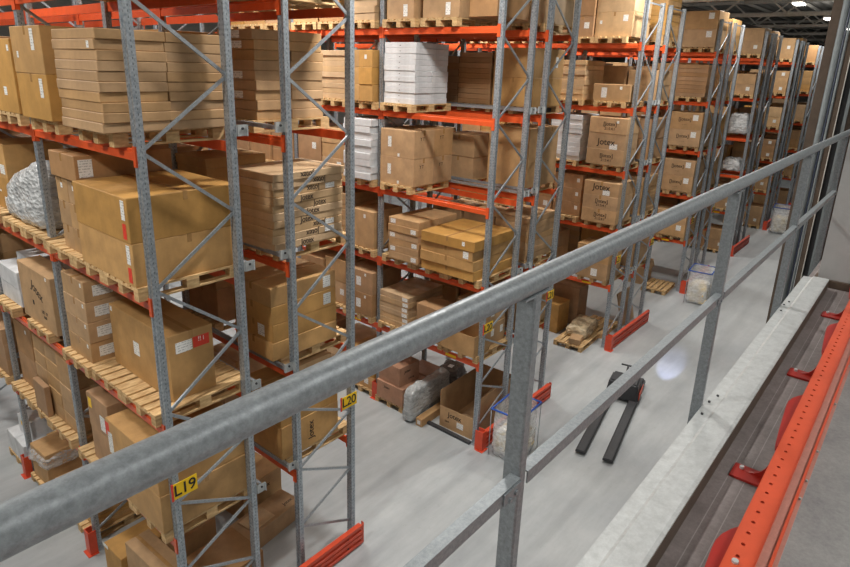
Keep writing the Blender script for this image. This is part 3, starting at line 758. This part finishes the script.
for s in xs:
    for bay in range(min(NB[s], 3 if s in 'AC' else 2)):
        for l in range(0, 6):
            if s in 'AB' and (l == 5 and bay > 0): continue
            if s == 'A' and l == 0: continue
            if s in 'BDF' and bay > 0 and l in (0,): continue
            if s in 'BDFHJLQ' and bay > 0 and l < 3: continue
            for slot in range(3):
                if s in 'CEG' and bay == 2 and l < 2: continue
                if s in 'KLOQ' and bay > 0: continue
                if s in 'IJKLOQ' and slot > 1: continue
                if s in 'DFHJLQ' and l == 0: continue
                fill(s, bay, l, slot)
print('boxes', nbox)

# ------------------------------------------------------------------ soft wrapped things
def blob(name, w, d, h, mat, loc, rz, label, cat, seed=1, amp=.05, top=.7, shear=0, group=None, parent=None, fall=0):
    bm = bmesh.new(); bmesh.ops.create_cube(bm, size=1)
    bmesh.ops.subdivide_edges(bm, edges=list(bm.edges), cuts=9, use_grid_fill=True)
    from mathutils import noise as ns
    for v in bm.verts:
        u = v.co.copy(); t = u.z+.5
        # superellipse rounding
        k = (abs(u.x*2)**6+abs(u.y*2)**6+abs(u.z*2)**6)**(1/6)
        p = u/(k if k > 0 else 1)
        p = u.lerp(p, .75)
        s = 1-(1-top)*max(0, t)**1.5
        q = Vector((p.x*w*s+shear*t, p.y*d*s, (p.z+.5)*h))
        q.z *= 1-fall*(u.y+.5)
        nn = ns.noise_vector(q*6+Vector((seed, seed*2, 0)))*amp+ns.noise_vector(q*17+Vector((seed, 0, 4)))*amp*.4
        q += nn*(1 if q.z > .02 else 0); q.z = max(0, q.z)
        v.co = q
    me = bpy.data.meshes.new(name); bm.to_mesh(me); bm.free(); me.materials.append(M[mat])
    for p in me.polygons: p.use_smooth = True
    o = obj(name, me, parent, loc, (0, 0, rz))
    if not parent: tag(o, label, cat, group)
    return o
# wrapped load on shelf A3 bay 1

blob('wrapped_load', 1.12, 1.56, .98, 'wrapgoods', (3.2, 9.28, PT[3]), 0, 'bulky goods in clear crinkled stretch film, third shelf, nearest rack second bay', 'wrapped load', 3, .028, .86, fall=.40)
# film around the tan box on the floor
e = blob('stretch_film', .95, .72, .22, 'film', (3.08, 10.48, .50), .05, 'loose band of clear stretch film around tan floor box, nearest rack', 'plastic film', 5, .05, 1.0)
# grey wrapped mattress
g = blob('wrapped_mattress', 1.45, .24, .76, 'wrapgrey', (9.12, 7.24, 0), .03, 'grey plastic-wrapped mattress standing on edge on floor, second rack', 'mattress', 8, .035, .95)
obj('shipping_label', sticker(.12, .16, 'X'), g, (-.70, 0, .3))
g = blob('dark_plastic_bag', .75, .55, .42, 'wrapdark', (10.45, 7.6, 0), .2, 'dark shiny plastic-wrapped bundle on floor behind grey mattress, second rack', 'bag', 11, .06, .8)
obj('shipping_label', MB().box(-.08, .08, -.06, .06, 0, .001).mesh('shipping_label', M['sticker']), g, (-.05, 0, .43))
blob('wrapped_sacks', 1.15, .62, .32, 'wraptan', (15.05, 6.5, .146), .1, 'film-wrapped tan sacks lying on floor pallet, third rack end', 'wrapped load', 14, .04, .85)
blob('wrapped_load', 1.0, .8, .75, 'wrapgoods', (21.4, 8.06, 0), .0, 'white film-wrapped goods on floor, fourth rack end bay', 'wrapped load', 15, .06, .8)
blob('wrapped_load', .95, .8, .8, 'wrapgoods', (27.4, 6.22, PT[3]), .0, 'grey film-wrapped load on third shelf, fifth rack', 'wrapped load', 16, .06, .8)
blob('wrapped_load', .95, .8, .5, 'wrapgoods', (27.4, 6.22, PT[2]), .0, 'low film-wrapped load on second shelf, fifth rack', 'wrapped load', 17, .08, .7)

# waste sack stands
def sack_stand(x, y, rz, label, s=1.0):
    e = empty('waste_sack_stand', (x, y, 0), label, 'waste sack stand', 'clear waste sack stands at rack ends', rz)
    w, d, h = .82*s, .62*s, 1.0*s
    fr = MB()
    for (a, b) in (((-w/2, -d/2), (w/2, -d/2)), ((w/2, -d/2), (w/2, d/2)), ((w/2, d/2), (-w/2, d/2)), ((-w/2, d/2), (-w/2, -d/2))):
        fr.bar((*a, h), (*b, h), .04, seg=8)
    obj('blue_rim', fr.mesh('blue_rim', M['blue'], True), e)
    for a in (-1, 1):
        for b in (-1, 1):
            obj('leg', MB().bar((a*w/2*1.0, b*d/2*1.0, 0), (a*w/2, b*d/2, h), .018, seg=8).mesh('leg', M['galv'], True), e)
    # sack: open tube with wrinkles
    from mathutils import noise as ns
    m = MB(); nseg = 40; nz = 14
    for k in range(nz+1):
        t = k/nz; z = .03+t*(h-.02)
        for i in range(nseg):
            a = 2*math.pi*i/nseg
            cx, cy = math.cos(a), math.sin(a)
            r = 1/((abs(cx)**5+abs(cy)**5)**(1/5))
            bul = 1+.06*math.sin(t*math.pi)
            p = Vector((cx*r*w/2*.95*bul, cy*r*d/2*.95*bul, z))
            n = ns.noise(Vector((p.x*7, p.y*7, p.z*2.2+x)))
            p.x += n*.035*(1-t*.8); p.y += n*.035*(1-t*.8)
            m.v.append(tuple(p))
    for k in range(nz):
        for i in range(nseg):
            j = (i+1) % nseg
            m.f.append((k*nseg+i, k*nseg+j, (k+1)*nseg+j, (k+1)*nseg+i))
    m.f.append(tuple(reversed(range(nseg))))
    obj('clear_sack', m.mesh('clear_sack', M['bagfilm'], True), e)
    blob('crumpled_waste', w*.92, d*.9, h*.56, 'foam', (0, 0, .04), 0, None, None, x*3, .07, .85, parent=e)
sack_stand(9.12, 5.06, .05, 'clear waste sack with blue rim holding crumpled scrap, by second rack end')
sack_stand(20.35, 4.95, .1, 'clear waste sack of pale scrap standing by the fourth rack end', 1.1)
sack_stand(32.9, 4.95, .1, 'distant clear waste sack of pale scrap by the sixth rack end', 1.25)

# ------------------------------------------------------------------ pallet truck standing in for a moving forklift's dark streak
def truck():
    e = empty('forklift_stand_in', (11.9, 4.15, 0), 'dark low-level pallet truck with long double forks standing in for a moving forklift in the main aisle', 'pallet truck', None, math.radians(11))
    def rounded(name, w, d, h, z, loc, mat, taper=.85):
        b = bmesh.new(); bmesh.ops.create_cube(b, size=1)
        for v in b.verts:
            t = taper if v.co.z > 0 else 1
            v.co = Vector((v.co.x*w*t, v.co.y*d*t, (v.co.z+.5)*h+z))
        bmesh.ops.bevel(b, geom=list(b.edges), offset=.04, segments=3, affect='EDGES')
        me = bpy.data.meshes.new(name); b.to_mesh(me); b.free(); me.materials.append(M[mat]); return obj(name, me, e, loc)
    rounded('body', .6, .74, .42, .06, (.75, 0, 0), 'darkpl')
    rounded('platform', .55, .7, .14, .05, (1.3, 0, 0), 'darkpl', .96)
    for s in (-1, 1):
        f = MB().extrude_x([(s*.26-.095, .05), (s*.26+.095, .05), (s*.26+.095, .09), (s*.26+.07, .11), (s*.26-.07, .11), (s*.26-.095, .09)], -2.0, .5)
        obj('fork', f.mesh('fork', M['darkpl']), e)
        obj('wheel', MB().bar((-1.8, s*.26-.04, .04), (-1.8, s*.26+.04, .04), .08, seg=16).mesh('wheel', M['black'], True), e)
    obj('drive_wheel', MB().bar((.75, -.06, .115), (.75, .06, .115), .23, seg=20).mesh('drive_wheel', M['black'], True), e)
    obj('steering_arm', MB().bar((.78, 0, .45), (.9, 0, .72), .05, seg=10).bar((.9, -.15, .72), (.9, .15, .72), .04, seg=10).mesh('steering_arm', M['darkpl'], True), e)
    obj('red_side_panel', MB().box(.5, 1.0, -.372, -.36, .14, .3).mesh('red_side_panel', M['redor']), e)
truck()

# ------------------------------------------------------------------ mezzanine with railing
YP = .622
rl = empty('guard_railing', (-2, YP, 5.6), 'galvanised tube guard railing along the mezzanine edge in the foreground', 'railing')
def rp(name, mb, smooth=False, mat='rail'):
    me = mb.mesh(name, M[mat], False)
    if smooth: smooth_auto(me)
    o = obj(name, me, rl); o.location = (2, -YP, -5.6); return o
RZ = 6.672
rp('handrail', MB().bar((-1.5, YP, RZ), (2.72, YP, RZ), .053, seg=32), True)
rp('handrail', MB().bar((2.724, YP, RZ-.001), (7.6, YP, RZ-.001), .050, seg=32), True)
for px in (-.62, 1.13, 2.87, 4.66, 6.45):
    rp('post', MB().extrude_z([(px, YP+.027), (px, YP-.015), (px+.004, YP-.019), (px+.028, YP-.019), (px+.032, YP-.015), (px+.032, YP+.027)], 5.32, RZ-.025))
    rp('cleat', MB().box(px-.04, px+.07, YP-.018, YP+.02, RZ-.031, RZ-.026))
    if px < 6:
        rp('bolt', MB().bar((px-.03, YP-.034, 6.156), (px-.03, YP-.02, 6.156), .014, seg=6))
        rp('bolt', MB().bar((px-.055, YP-.034, 6.148), (px-.055, YP-.02, 6.148), .014, seg=6))
xsr = (-1.5, -.62, 1.13, 2.87, 4.66, 6.45)
for a, b in zip(xsr, xsr[1:]):
    # angle-iron mid rail: flat top leg and upright leg
    zt = 6.178
    rp('mid_rail', MB().extrude_x([(YP-.024, zt-.036), (YP-.020, zt-.036), (YP-.020, zt-.004), (YP+.006, zt-.004), (YP+.006, zt), (YP-.024, zt)], a+.033, b-.002))
    rp('joint_plate', MB().box(b-.08, b-.004, YP-.029, YP-.0245, zt-.034, zt-.004))

# edge channel
m = MB()
m.extrude_x([(.602, 5.60), (.596, 5.60), (.548, 5.602), (.535, 5.612), (.445, 5.615), (.430, 5.612), (.430, 5.604), (.434, 5.606), (.53, 5.609), (.545, 5.597), (.596, 5.594), (.596, 5.36), (.602, 5.36)], -3, 5.56)
struct('trim_1', m.mesh('edge_channel', M['plate']))
struct('trim_3', MB().box(-3, 5.56, .427, .433, 5.53, 5.604).mesh('edge_shade_strip', M['brownst']))  # shade on the channel's inner face, painted as a dark brown strip
hm = MB()
for x in (1.2, 2.9, 4.66):
    for dx, dy in ((-.10, .578), (.04, .585), (.13, .57)):
        hm.bar((x+dx, dy, 5.60), (x+dx, dy, 5.608), .012, seg=8)
struct('trim_2', hm.mesh('edge_channel_bolts', M['darkpl']))
struct('floor_mezzanine', MB().box(-3, 40, .12, .595, 5.30, 5.53).mesh('deck', M['deck']))
struct('floor_mezzanine_inner', MB().box(-3, 40, -6, .12, 5.30, 5.545).mesh('deck2', M['deck2']))
# perforated orange barrier beam on brackets
ob = empty('perforated_barrier_beam', (-3, .1, 5.55), 'orange perforated steel beam running along the mezzanine deck at lower right', 'barrier beam')
def op(name, mb, mat='beamor'):
    o = obj(name, mb.mesh(name, M[mat]), ob, (3, -.1, -5.55)); return o
HZ = 5.72
def perf_strip():
    # flat strip with a row of real holes
    m = MB(); y0, y1 = .157, .232; x = -.5; st = .065; hr = .0065; yc = .203; n = 12
    while x < 9:
        x1 = x+st; cx = x+st/2
        i = len(m.v)
        outer = []
        for k in range(n):
            a = 2*math.pi*k/n
            c, s = math.cos(a), math.sin(a)
            t = min((st/2)/abs(c) if abs(c) > 1e-6 else 9, ((y1-yc) if s > 0 else (yc-y0))/abs(s) if abs(s) > 1e-6 else 9)
            outer.append((cx+c*t, yc+s*t))
        for zz in (HZ,):
            m.v += [(a, b, zz) for a, b in outer]
            m.v += [(cx+math.cos(2*math.pi*k/n)*hr*1.1, yc+math.sin(2*math.pi*k/n)*hr, zz) for k in range(n)]
            m.v += [(cx+math.cos(2*math.pi*k/n)*hr*1.2, yc+math.sin(2*math.pi*k/n)*hr, zz-.004) for k in range(n)]
        for k in range(n):
            j = (k+1) % n
            m.f.append((i+k, i+j, i+n+j, i+n+k)); m.f.append((i+n+k, i+n+j, i+2*n+j, i+2*n+k))
        # corners
        for cxx, cyy, ks in ((x1, y1, (1, 2)), (x, y1, (4, 5)), (x, y0, (7, 8)), (x1, y0, (10, 11))):
            q = len(m.v); m.v.append((cxx, cyy, HZ))
            near = sorted(range(n), key=lambda k: (outer[k][0]-cxx)**2+(outer[k][1]-cyy)**2)[:2]
            m.f.append((q, i+near[0], i+near[1]))
        x = x1
    # skirt walls below
    m.box(-.5, 9, .2315, .2345, HZ-.06, HZ+.0)
    return m
op('perforated_flange', perf_strip())
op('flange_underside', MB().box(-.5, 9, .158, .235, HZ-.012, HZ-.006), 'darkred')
op('web', MB().box(-.5, 9, .153, .157, HZ-.02, HZ+.004))
op('trough', MB().box(-.5, 9, .124, .153, HZ-.012, HZ-.008), 'pinkrefl')
op('side_flange', MB().box(-.5, 9, .115, .124, HZ-.02, HZ+.003))
op('base_flange', MB().box(-.5, 9, .103, .115, HZ-.012, HZ-.008), 'pinkrefl')
for x in (2.25, 2.38, 2.62, 3.1, 3.6, 4.2): op('bolt', MB().bar((x, .109, HZ-.008), (x, .109, HZ+.0), .009, seg=8), 'plate')
op('bolt', MB().bar((1.775, .203, HZ), (1.775, .203, HZ+.008), .02, seg=8), 'plate')
# curved bracket arms: quarter-round plate from a foot plate on the deck up to the beam
for x in (1.38, 2.55, 3.73, 4.90, 6.07):
    op('bracket_foot', MB().box(x-.045, x+.06, .24, .375, 5.531, 5.541), 'darkred')
    a = MB(); prof = []
    for k in range(11):
        t = k/10*math.pi/2
        prof.append((.345-.105*math.sin(t)**.7, 5.541+.165*(1-math.cos(t))**1.1))
    prof = [(.345, 5.541)]+prof[1:]+[(.18, HZ-.014), (.18, 5.541)]
    a.extrude_x(prof, x+.018, x+.028); op('bracket_arm', a, 'darkred')
    # long gusset seen from above: web that sweeps along the beam
    g = MB(); n = 14; pts = []
    for k in range(n+1):
        t = k/n
        pts.append((x+.035+.60*t, .2345+(.012+.036*min(1, t/.75)**.8)*(1-max(0, (t-.75)/.25)**2)))
    i0 = len(g.v)
    for px, py in pts: g.v += [(px, .2345, HZ-.04), (px, py, HZ-.04), (px, py, HZ-.046), (px, .2345, HZ-.046)]
    for k in range(n):
        for q in range(4):
            g.f.append((i0+4*k+q, i0+4*k+(q+1) % 4, i0+4*(k+1)+(q+1) % 4, i0+4*(k+1)+q))
    op('gusset', g, 'darkred')
    op('bolt', MB().bar((x+.03, .345, 5.541), (x+.03, .345, 5.553), .018, seg=6), 'plate')

# grey panel at the end of the visible deck
pn = empty('partition_panel', (5.64, .2, 5.53), 'grey wall panel standing across the mezzanine at the right edge', 'panel')
obj('panel', MB().box(0, .12, -1.6, .315, .02, 3.0).mesh('panel', M['greyfloor']), pn)
obj('floor_edge', MB().box(-.03, .14, -1.6, .34, 0, .06).mesh('floor_edge', M['brownst']), pn)
# building column with pipes
cl = empty('building_column', (8.0, .9, 0), 'tall brown steel column with grey pipes behind the railing posts', 'column')
def cp(name, x0, x1, y0, y1, mat): obj(name, MB().box(x0, x1, y0-.9, y1-.9, 0, 11.4).mesh(name, M[mat]), cl)
cp('steel_flange', .0, .03, 1.055, 1.14, 'brownst'); cp('steel_web', .03, .3, 1.09, 1.105, 'brownst'); cp('steel_flange', .3, .33, 1.04, 1.15, 'brownst')
obj('pipe', MB().bar((.02, 1.022-.9, 0), (.02, 1.022-.9, 11.4), .07, seg=20).mesh('pipe', M['pipe'], True), cl)
obj('conduit', MB().bar((.0, .98-.9, 0), (.0, .98-.9, 11.4), .018, seg=12).mesh('conduit', M['bluegrey'], True), cl)
obj('conduit', MB().bar((.0, .957-.9, 0), (.0, .957-.9, 11.4), .024, seg=12).mesh('conduit', M['pipe'], True), cl)
cp('steel_section', .0, .25, .89, .94, 'brownst'); cp('edge_strip', -.01, .0, .884, .892, 'truss')
cp('cable_tray', .04, .06, .80, .884, 'darkpl'); cp('tray_lip', .0, .04, .80, .83, 'pipe'); cp('steel_section', .02, .25, .71, .80, 'brownst'); cp('edge_strip', .0, .02, .745, .755, 'darkpl')

# ------------------------------------------------------------------ the hall
struct('floor', MB().box(-8, 75, -8, 34, -.1, 0).mesh('floor', M['floor']))
struct('wall_back', MB().box(-8, 75, 34, 34.2, 0, 11.8).mesh('w', M['wall']))
struct('wall_right', MB().box(75, 75.2, -8, 34, 0, 11.8).mesh('w', M['wall']))
struct('wall_left', MB().box(-8.2, -8, -8, 34, 0, 11.8).mesh('w', M['wall']))
struct('wall_front', MB().box(-8, 75, -8.2, -8, 0, 11.8).mesh('w', M['wall']))
rf = MB()
y = -8
while y < 34:
    rf.extrude_x([(y, 11.75), (y+.12, 11.62), (y+.3, 11.62), (y+.42, 11.75)], -8, 75); y += .6
rf.box(-8, 75, -8, 34, 11.75, 11.85)
struct('ceiling', rf.mesh('ceiling', M['roof']))
nT = 0
for X in (20, 28, 36, 44, 52, 60, 68):
    t = empty('roof_truss', (X, 13, 10), f"grey steel roof truss spanning the hall above the {'fourth' if X==20 else 'fifth' if X==28 else 'sixth' if X==36 else 'distant'} rack", 'roof truss', 'grey roof trusses')
    obj('bottom_chord', MB().box(-.09, .09, -21, 21, 0, .16).mesh('bottom_chord', M['truss']), t)
    obj('top_chord', MB().box(-.09, .09, -21, 21, 1.4, 1.58).mesh('top_chord', M['truss']), t)
    D = MB(); yy = -21; up = True
    while yy < 21:
        D.bar((0, yy, .16 if up else 1.4), (0, yy+1.5, 1.4 if up else .16), .08, seg=4); yy += 1.5; up = not up
    obj('lattice', D.mesh('lattice', M['truss']), t)
PU = MB()
for yy in (2.2, 5, 8, 11, 14, 17, 20, 26):
    m = MB().box(10, 74, -.05, .05, -.12, .03)
    o = obj('roof_purlin', m.mesh('roof_purlin', M['truss']), None, (0, yy, 11.55))
    tag(o, 'grey roof purlin running lengthwise under the roof sheets', 'purlin', 'roof purlins')
for yy, zz, w in ((9.2, 9.75, .10), (12.5, 9.9, .07)):
    o = obj('ceiling_pipe', MB().bar((12, 0, 0), (74, 0, 0), w*2, seg=12).mesh('ceiling_pipe', M['darkpl'], True), None, (0, yy, zz))
    tag(o, 'dark pipe under the roof running lengthwise, ' + ('lower and nearer' if yy < 10 else 'thinner and farther'), 'pipe')
# lamps
def lamp(x, y, z, power, label, vis=True, sz=.8):
    e = empty('ceiling_lamp', (x, y, z), label, 'ceiling lamp', 'high-bay ceiling lamps')
    obj('lamp_housing', MB().box(-.45, .45, -.2, .2, .03, .12).mesh('lamp_housing', M['truss']), e)
    obj('diffuser', MB().box(-.42, .42, -.17, .17, -.03, .029).mesh('diffuser', M['lamp']), e)
    L = bpy.data.lights.new('lamp_light', 'AREA'); L.shape = 'RECTANGLE'; L.size = sz; L.size_y = .35; L.energy = power; L.color = (1, .965, .92)
    L.spread = math.radians(165)
    o = bpy.data.objects.new('lamp_light', L); COL.objects.link(o); o.parent = e; o.location = (0, 0, -.045)
    U = bpy.data.lights.new('added_uplight', 'AREA'); U.shape = 'RECTANGLE'; U.size = .8; U.size_y = .35; U.energy = power*.5; U.color = (1, .95, .88)  # added upward fill that brightens the dark ceiling
    o = bpy.data.objects.new('added_uplight', U); COL.objects.link(o); o.parent = e; o.location = (0, 0, .13); o.rotation_euler = (math.pi, 0, 0)
PW = 300
main = ['first', 'second', 'third', 'fourth', 'fifth', 'sixth', 'seventh']
for i, x in enumerate((-1.7, 6.3, 14.3, 22.3, 30.3, 38.3, 46.3)):
    lamp(x, 4.6 if x < 20 else 5.5, 10, PW if x < 20 else PW*.55, f"lit rectangular high-bay lamp over main aisle, {main[i]} along the hall")
for i, x in enumerate((.6, 7.1, 13.1, 19.1, 25.1)):
    for j, y in enumerate((10.5, 17)):
        lamp(x, y, 10, PW*.8, f"lit high-bay lamp over rack aisle number {main[i]}, {'near' if j == 0 else 'far'} one")
for i, x in enumerate((-1.0, 3.5, 8.0)):  # added fill panels out of view, brightening deck and railing
    e = empty('ceiling_lamp', (x, -2.2, 9.9), f"added unseen soft fill panel above the mezzanine, {main[i]} along the hall", 'ceiling lamp')
    obj('lamp_housing', MB().box(-1.5, 1.5, -.8, .8, .03, .12).mesh('lamp_housing', M['truss']), e)
    obj('diffuser', MB().box(-1.45, 1.45, -.75, .75, 0, .029).mesh('diffuser', M['softfill']), e)
    L = bpy.data.lights.new('lamp_light', 'AREA'); L.shape = 'RECTANGLE'; L.size = 2.9; L.size_y = 1.5; L.energy = 75; L.color = (1, .97, .93)
    o = bpy.data.objects.new('lamp_light', L); COL.objects.link(o); o.parent = e; o.location = (0, 0, -.02)
# blue warning spot from the truck
sp = bpy.data.lights.new('warning_spot', 'SPOT'); sp.energy = 900; sp.color = (.55, .62, 1); sp.spot_size = math.radians(13); sp.spot_blend = .6; sp.shadow_soft_size = .03
so = bpy.data.objects.new('warning_spot', sp); COL.objects.link(so); so.location = (11.9, 3.55, 1.0)
tgt = Vector((14.9, 4.0, 0)); so.rotation_euler = (tgt-Vector(so.location)).to_track_quat('-Z', 'Y').to_euler()

w = bpy.data.worlds.new('World'); scene.world = w; w.use_nodes = True
w.node_tree.nodes['Background'].inputs[0].default_value = (.9, .95, 1, 1); w.node_tree.nodes['Background'].inputs[1].default_value = .3

# ------------------------------------------------------------------ camera
cam = bpy.data.cameras.new('Camera'); co = bpy.data.objects.new('Camera', cam); COL.objects.link(co); scene.camera = co
Mx = ((0.65073306, -0.75879508, 0.02786595), (-0.2019051, -0.2083321, -0.956999), (0.73197049, 0.61712461, -0.28874974))
right = Vector(Mx[0]); down = Vector(Mx[1]); fwd = Vector(Mx[2])
right.normalize(); fwd = (fwd-right*fwd.dot(right)).normalized(); upv = right.cross(fwd)
if upv.dot(down) > 0: upv = -upv
rot = Matrix((right, upv, -fwd)).transposed()
co.matrix_world = Matrix.Translation((0, 0, 7.12245)) @ rot.to_4x4()
cam.sensor_width = 36; cam.sensor_fit = 'HORIZONTAL'; cam.lens = 607.114/850*36
cam.shift_x = (425-415.741)/850; cam.shift_y = (249.798-283.5)/850
cam.clip_start = .02; cam.clip_end = 300
scene.view_settings.view_transform = 'Standard'; scene.view_settings.look = 'None'; scene.view_settings.gamma = 1
scene.view_settings.exposure = 0.0
scene.view_settings.use_curve_mapping = False

# ------------------------------------------------------------------ rank the boxes by how large they show; the small rest becomes one object
bpy.context.view_layer.update()
from mathutils.bvhtree import BVHTree
hits = {}
VV = []; FF = []; OWN = []
for ob_ in list(scene.objects):
    if ob_.type != 'MESH': continue
    me = ob_.data; mw = ob_.matrix_world; k = len(VV)
    VV += [mw @ v.co for v in me.vertices]
    root = ob_
    while root.parent: root = root.parent
    for p in me.polygons: FF.append([k+i for i in p.vertices]); OWN.append(root.name)
bvh = BVHTree.FromPolygons(VV, FF)
org = co.matrix_world.translation
f_px = 607.114
for py in range(1, 567, 2):
    for px in range(1, 850, 2):
        d = right*((px-415.741)/f_px)-upv*((py-249.798)/f_px)+fwd
        loc, nor, idx, dist = bvh.ray_cast(org, d.normalized())
        if loc is not None: hits[OWN[idx]] = hits.get(OWN[idx], 0)+1
del VV, FF, OWN, bvh
KEY = [(b, b.name, b.name.split('.')[0], hits.get(b.name, 0)) for b in BOXES]
def merge(names, keep, new, label):
    bs = sorted([k for k in KEY if k[2] in names], key=lambda k: -k[3])
    rest = [k[0] for i, k in enumerate(bs) if i >= keep or k[3] < 1]
    V = []; F = []; MI = []; SH = []; slots = []
    for b in rest:
        me = b.data; mt = me.materials[0]
        if mt not in slots: slots.append(mt)
        k = len(V); mw = b.matrix_world; sh = R.random()
        V += [tuple(mw @ v.co) for v in me.vertices]
        for p in me.polygons: F.append(tuple(k+i for i in p.vertices)); MI.append(slots.index(mt))
        SH += [sh]*len(me.vertices)
        for ch in list(b.children): bpy.data.objects.remove(ch)
    for b in rest: bpy.data.objects.remove(b)
    me = bpy.data.meshes.new(new); me.from_pydata(V, [], F)
    for m in slots: me.materials.append(m)
    me.polygons.foreach_set('material_index', MI)
    at = me.attributes.new('shade', 'FLOAT', 'POINT'); at.data.foreach_set('value', SH)
    o = obj(new, me); o['kind'] = 'stuff'; o['label'] = label; o['category'] = 'boxes'
    print(new, len(bs), 'kept', len(bs)-len(rest))
merge(('cardboard_box',), 300, 'stacked_boxes', 'many small-showing cardboard boxes deeper in the racks and on the far racks')
merge(('flat_cardboard_box',), 300, 'stacked_flat_boxes', 'many flat cardboard boxes piled deep in the racks and on far racks')
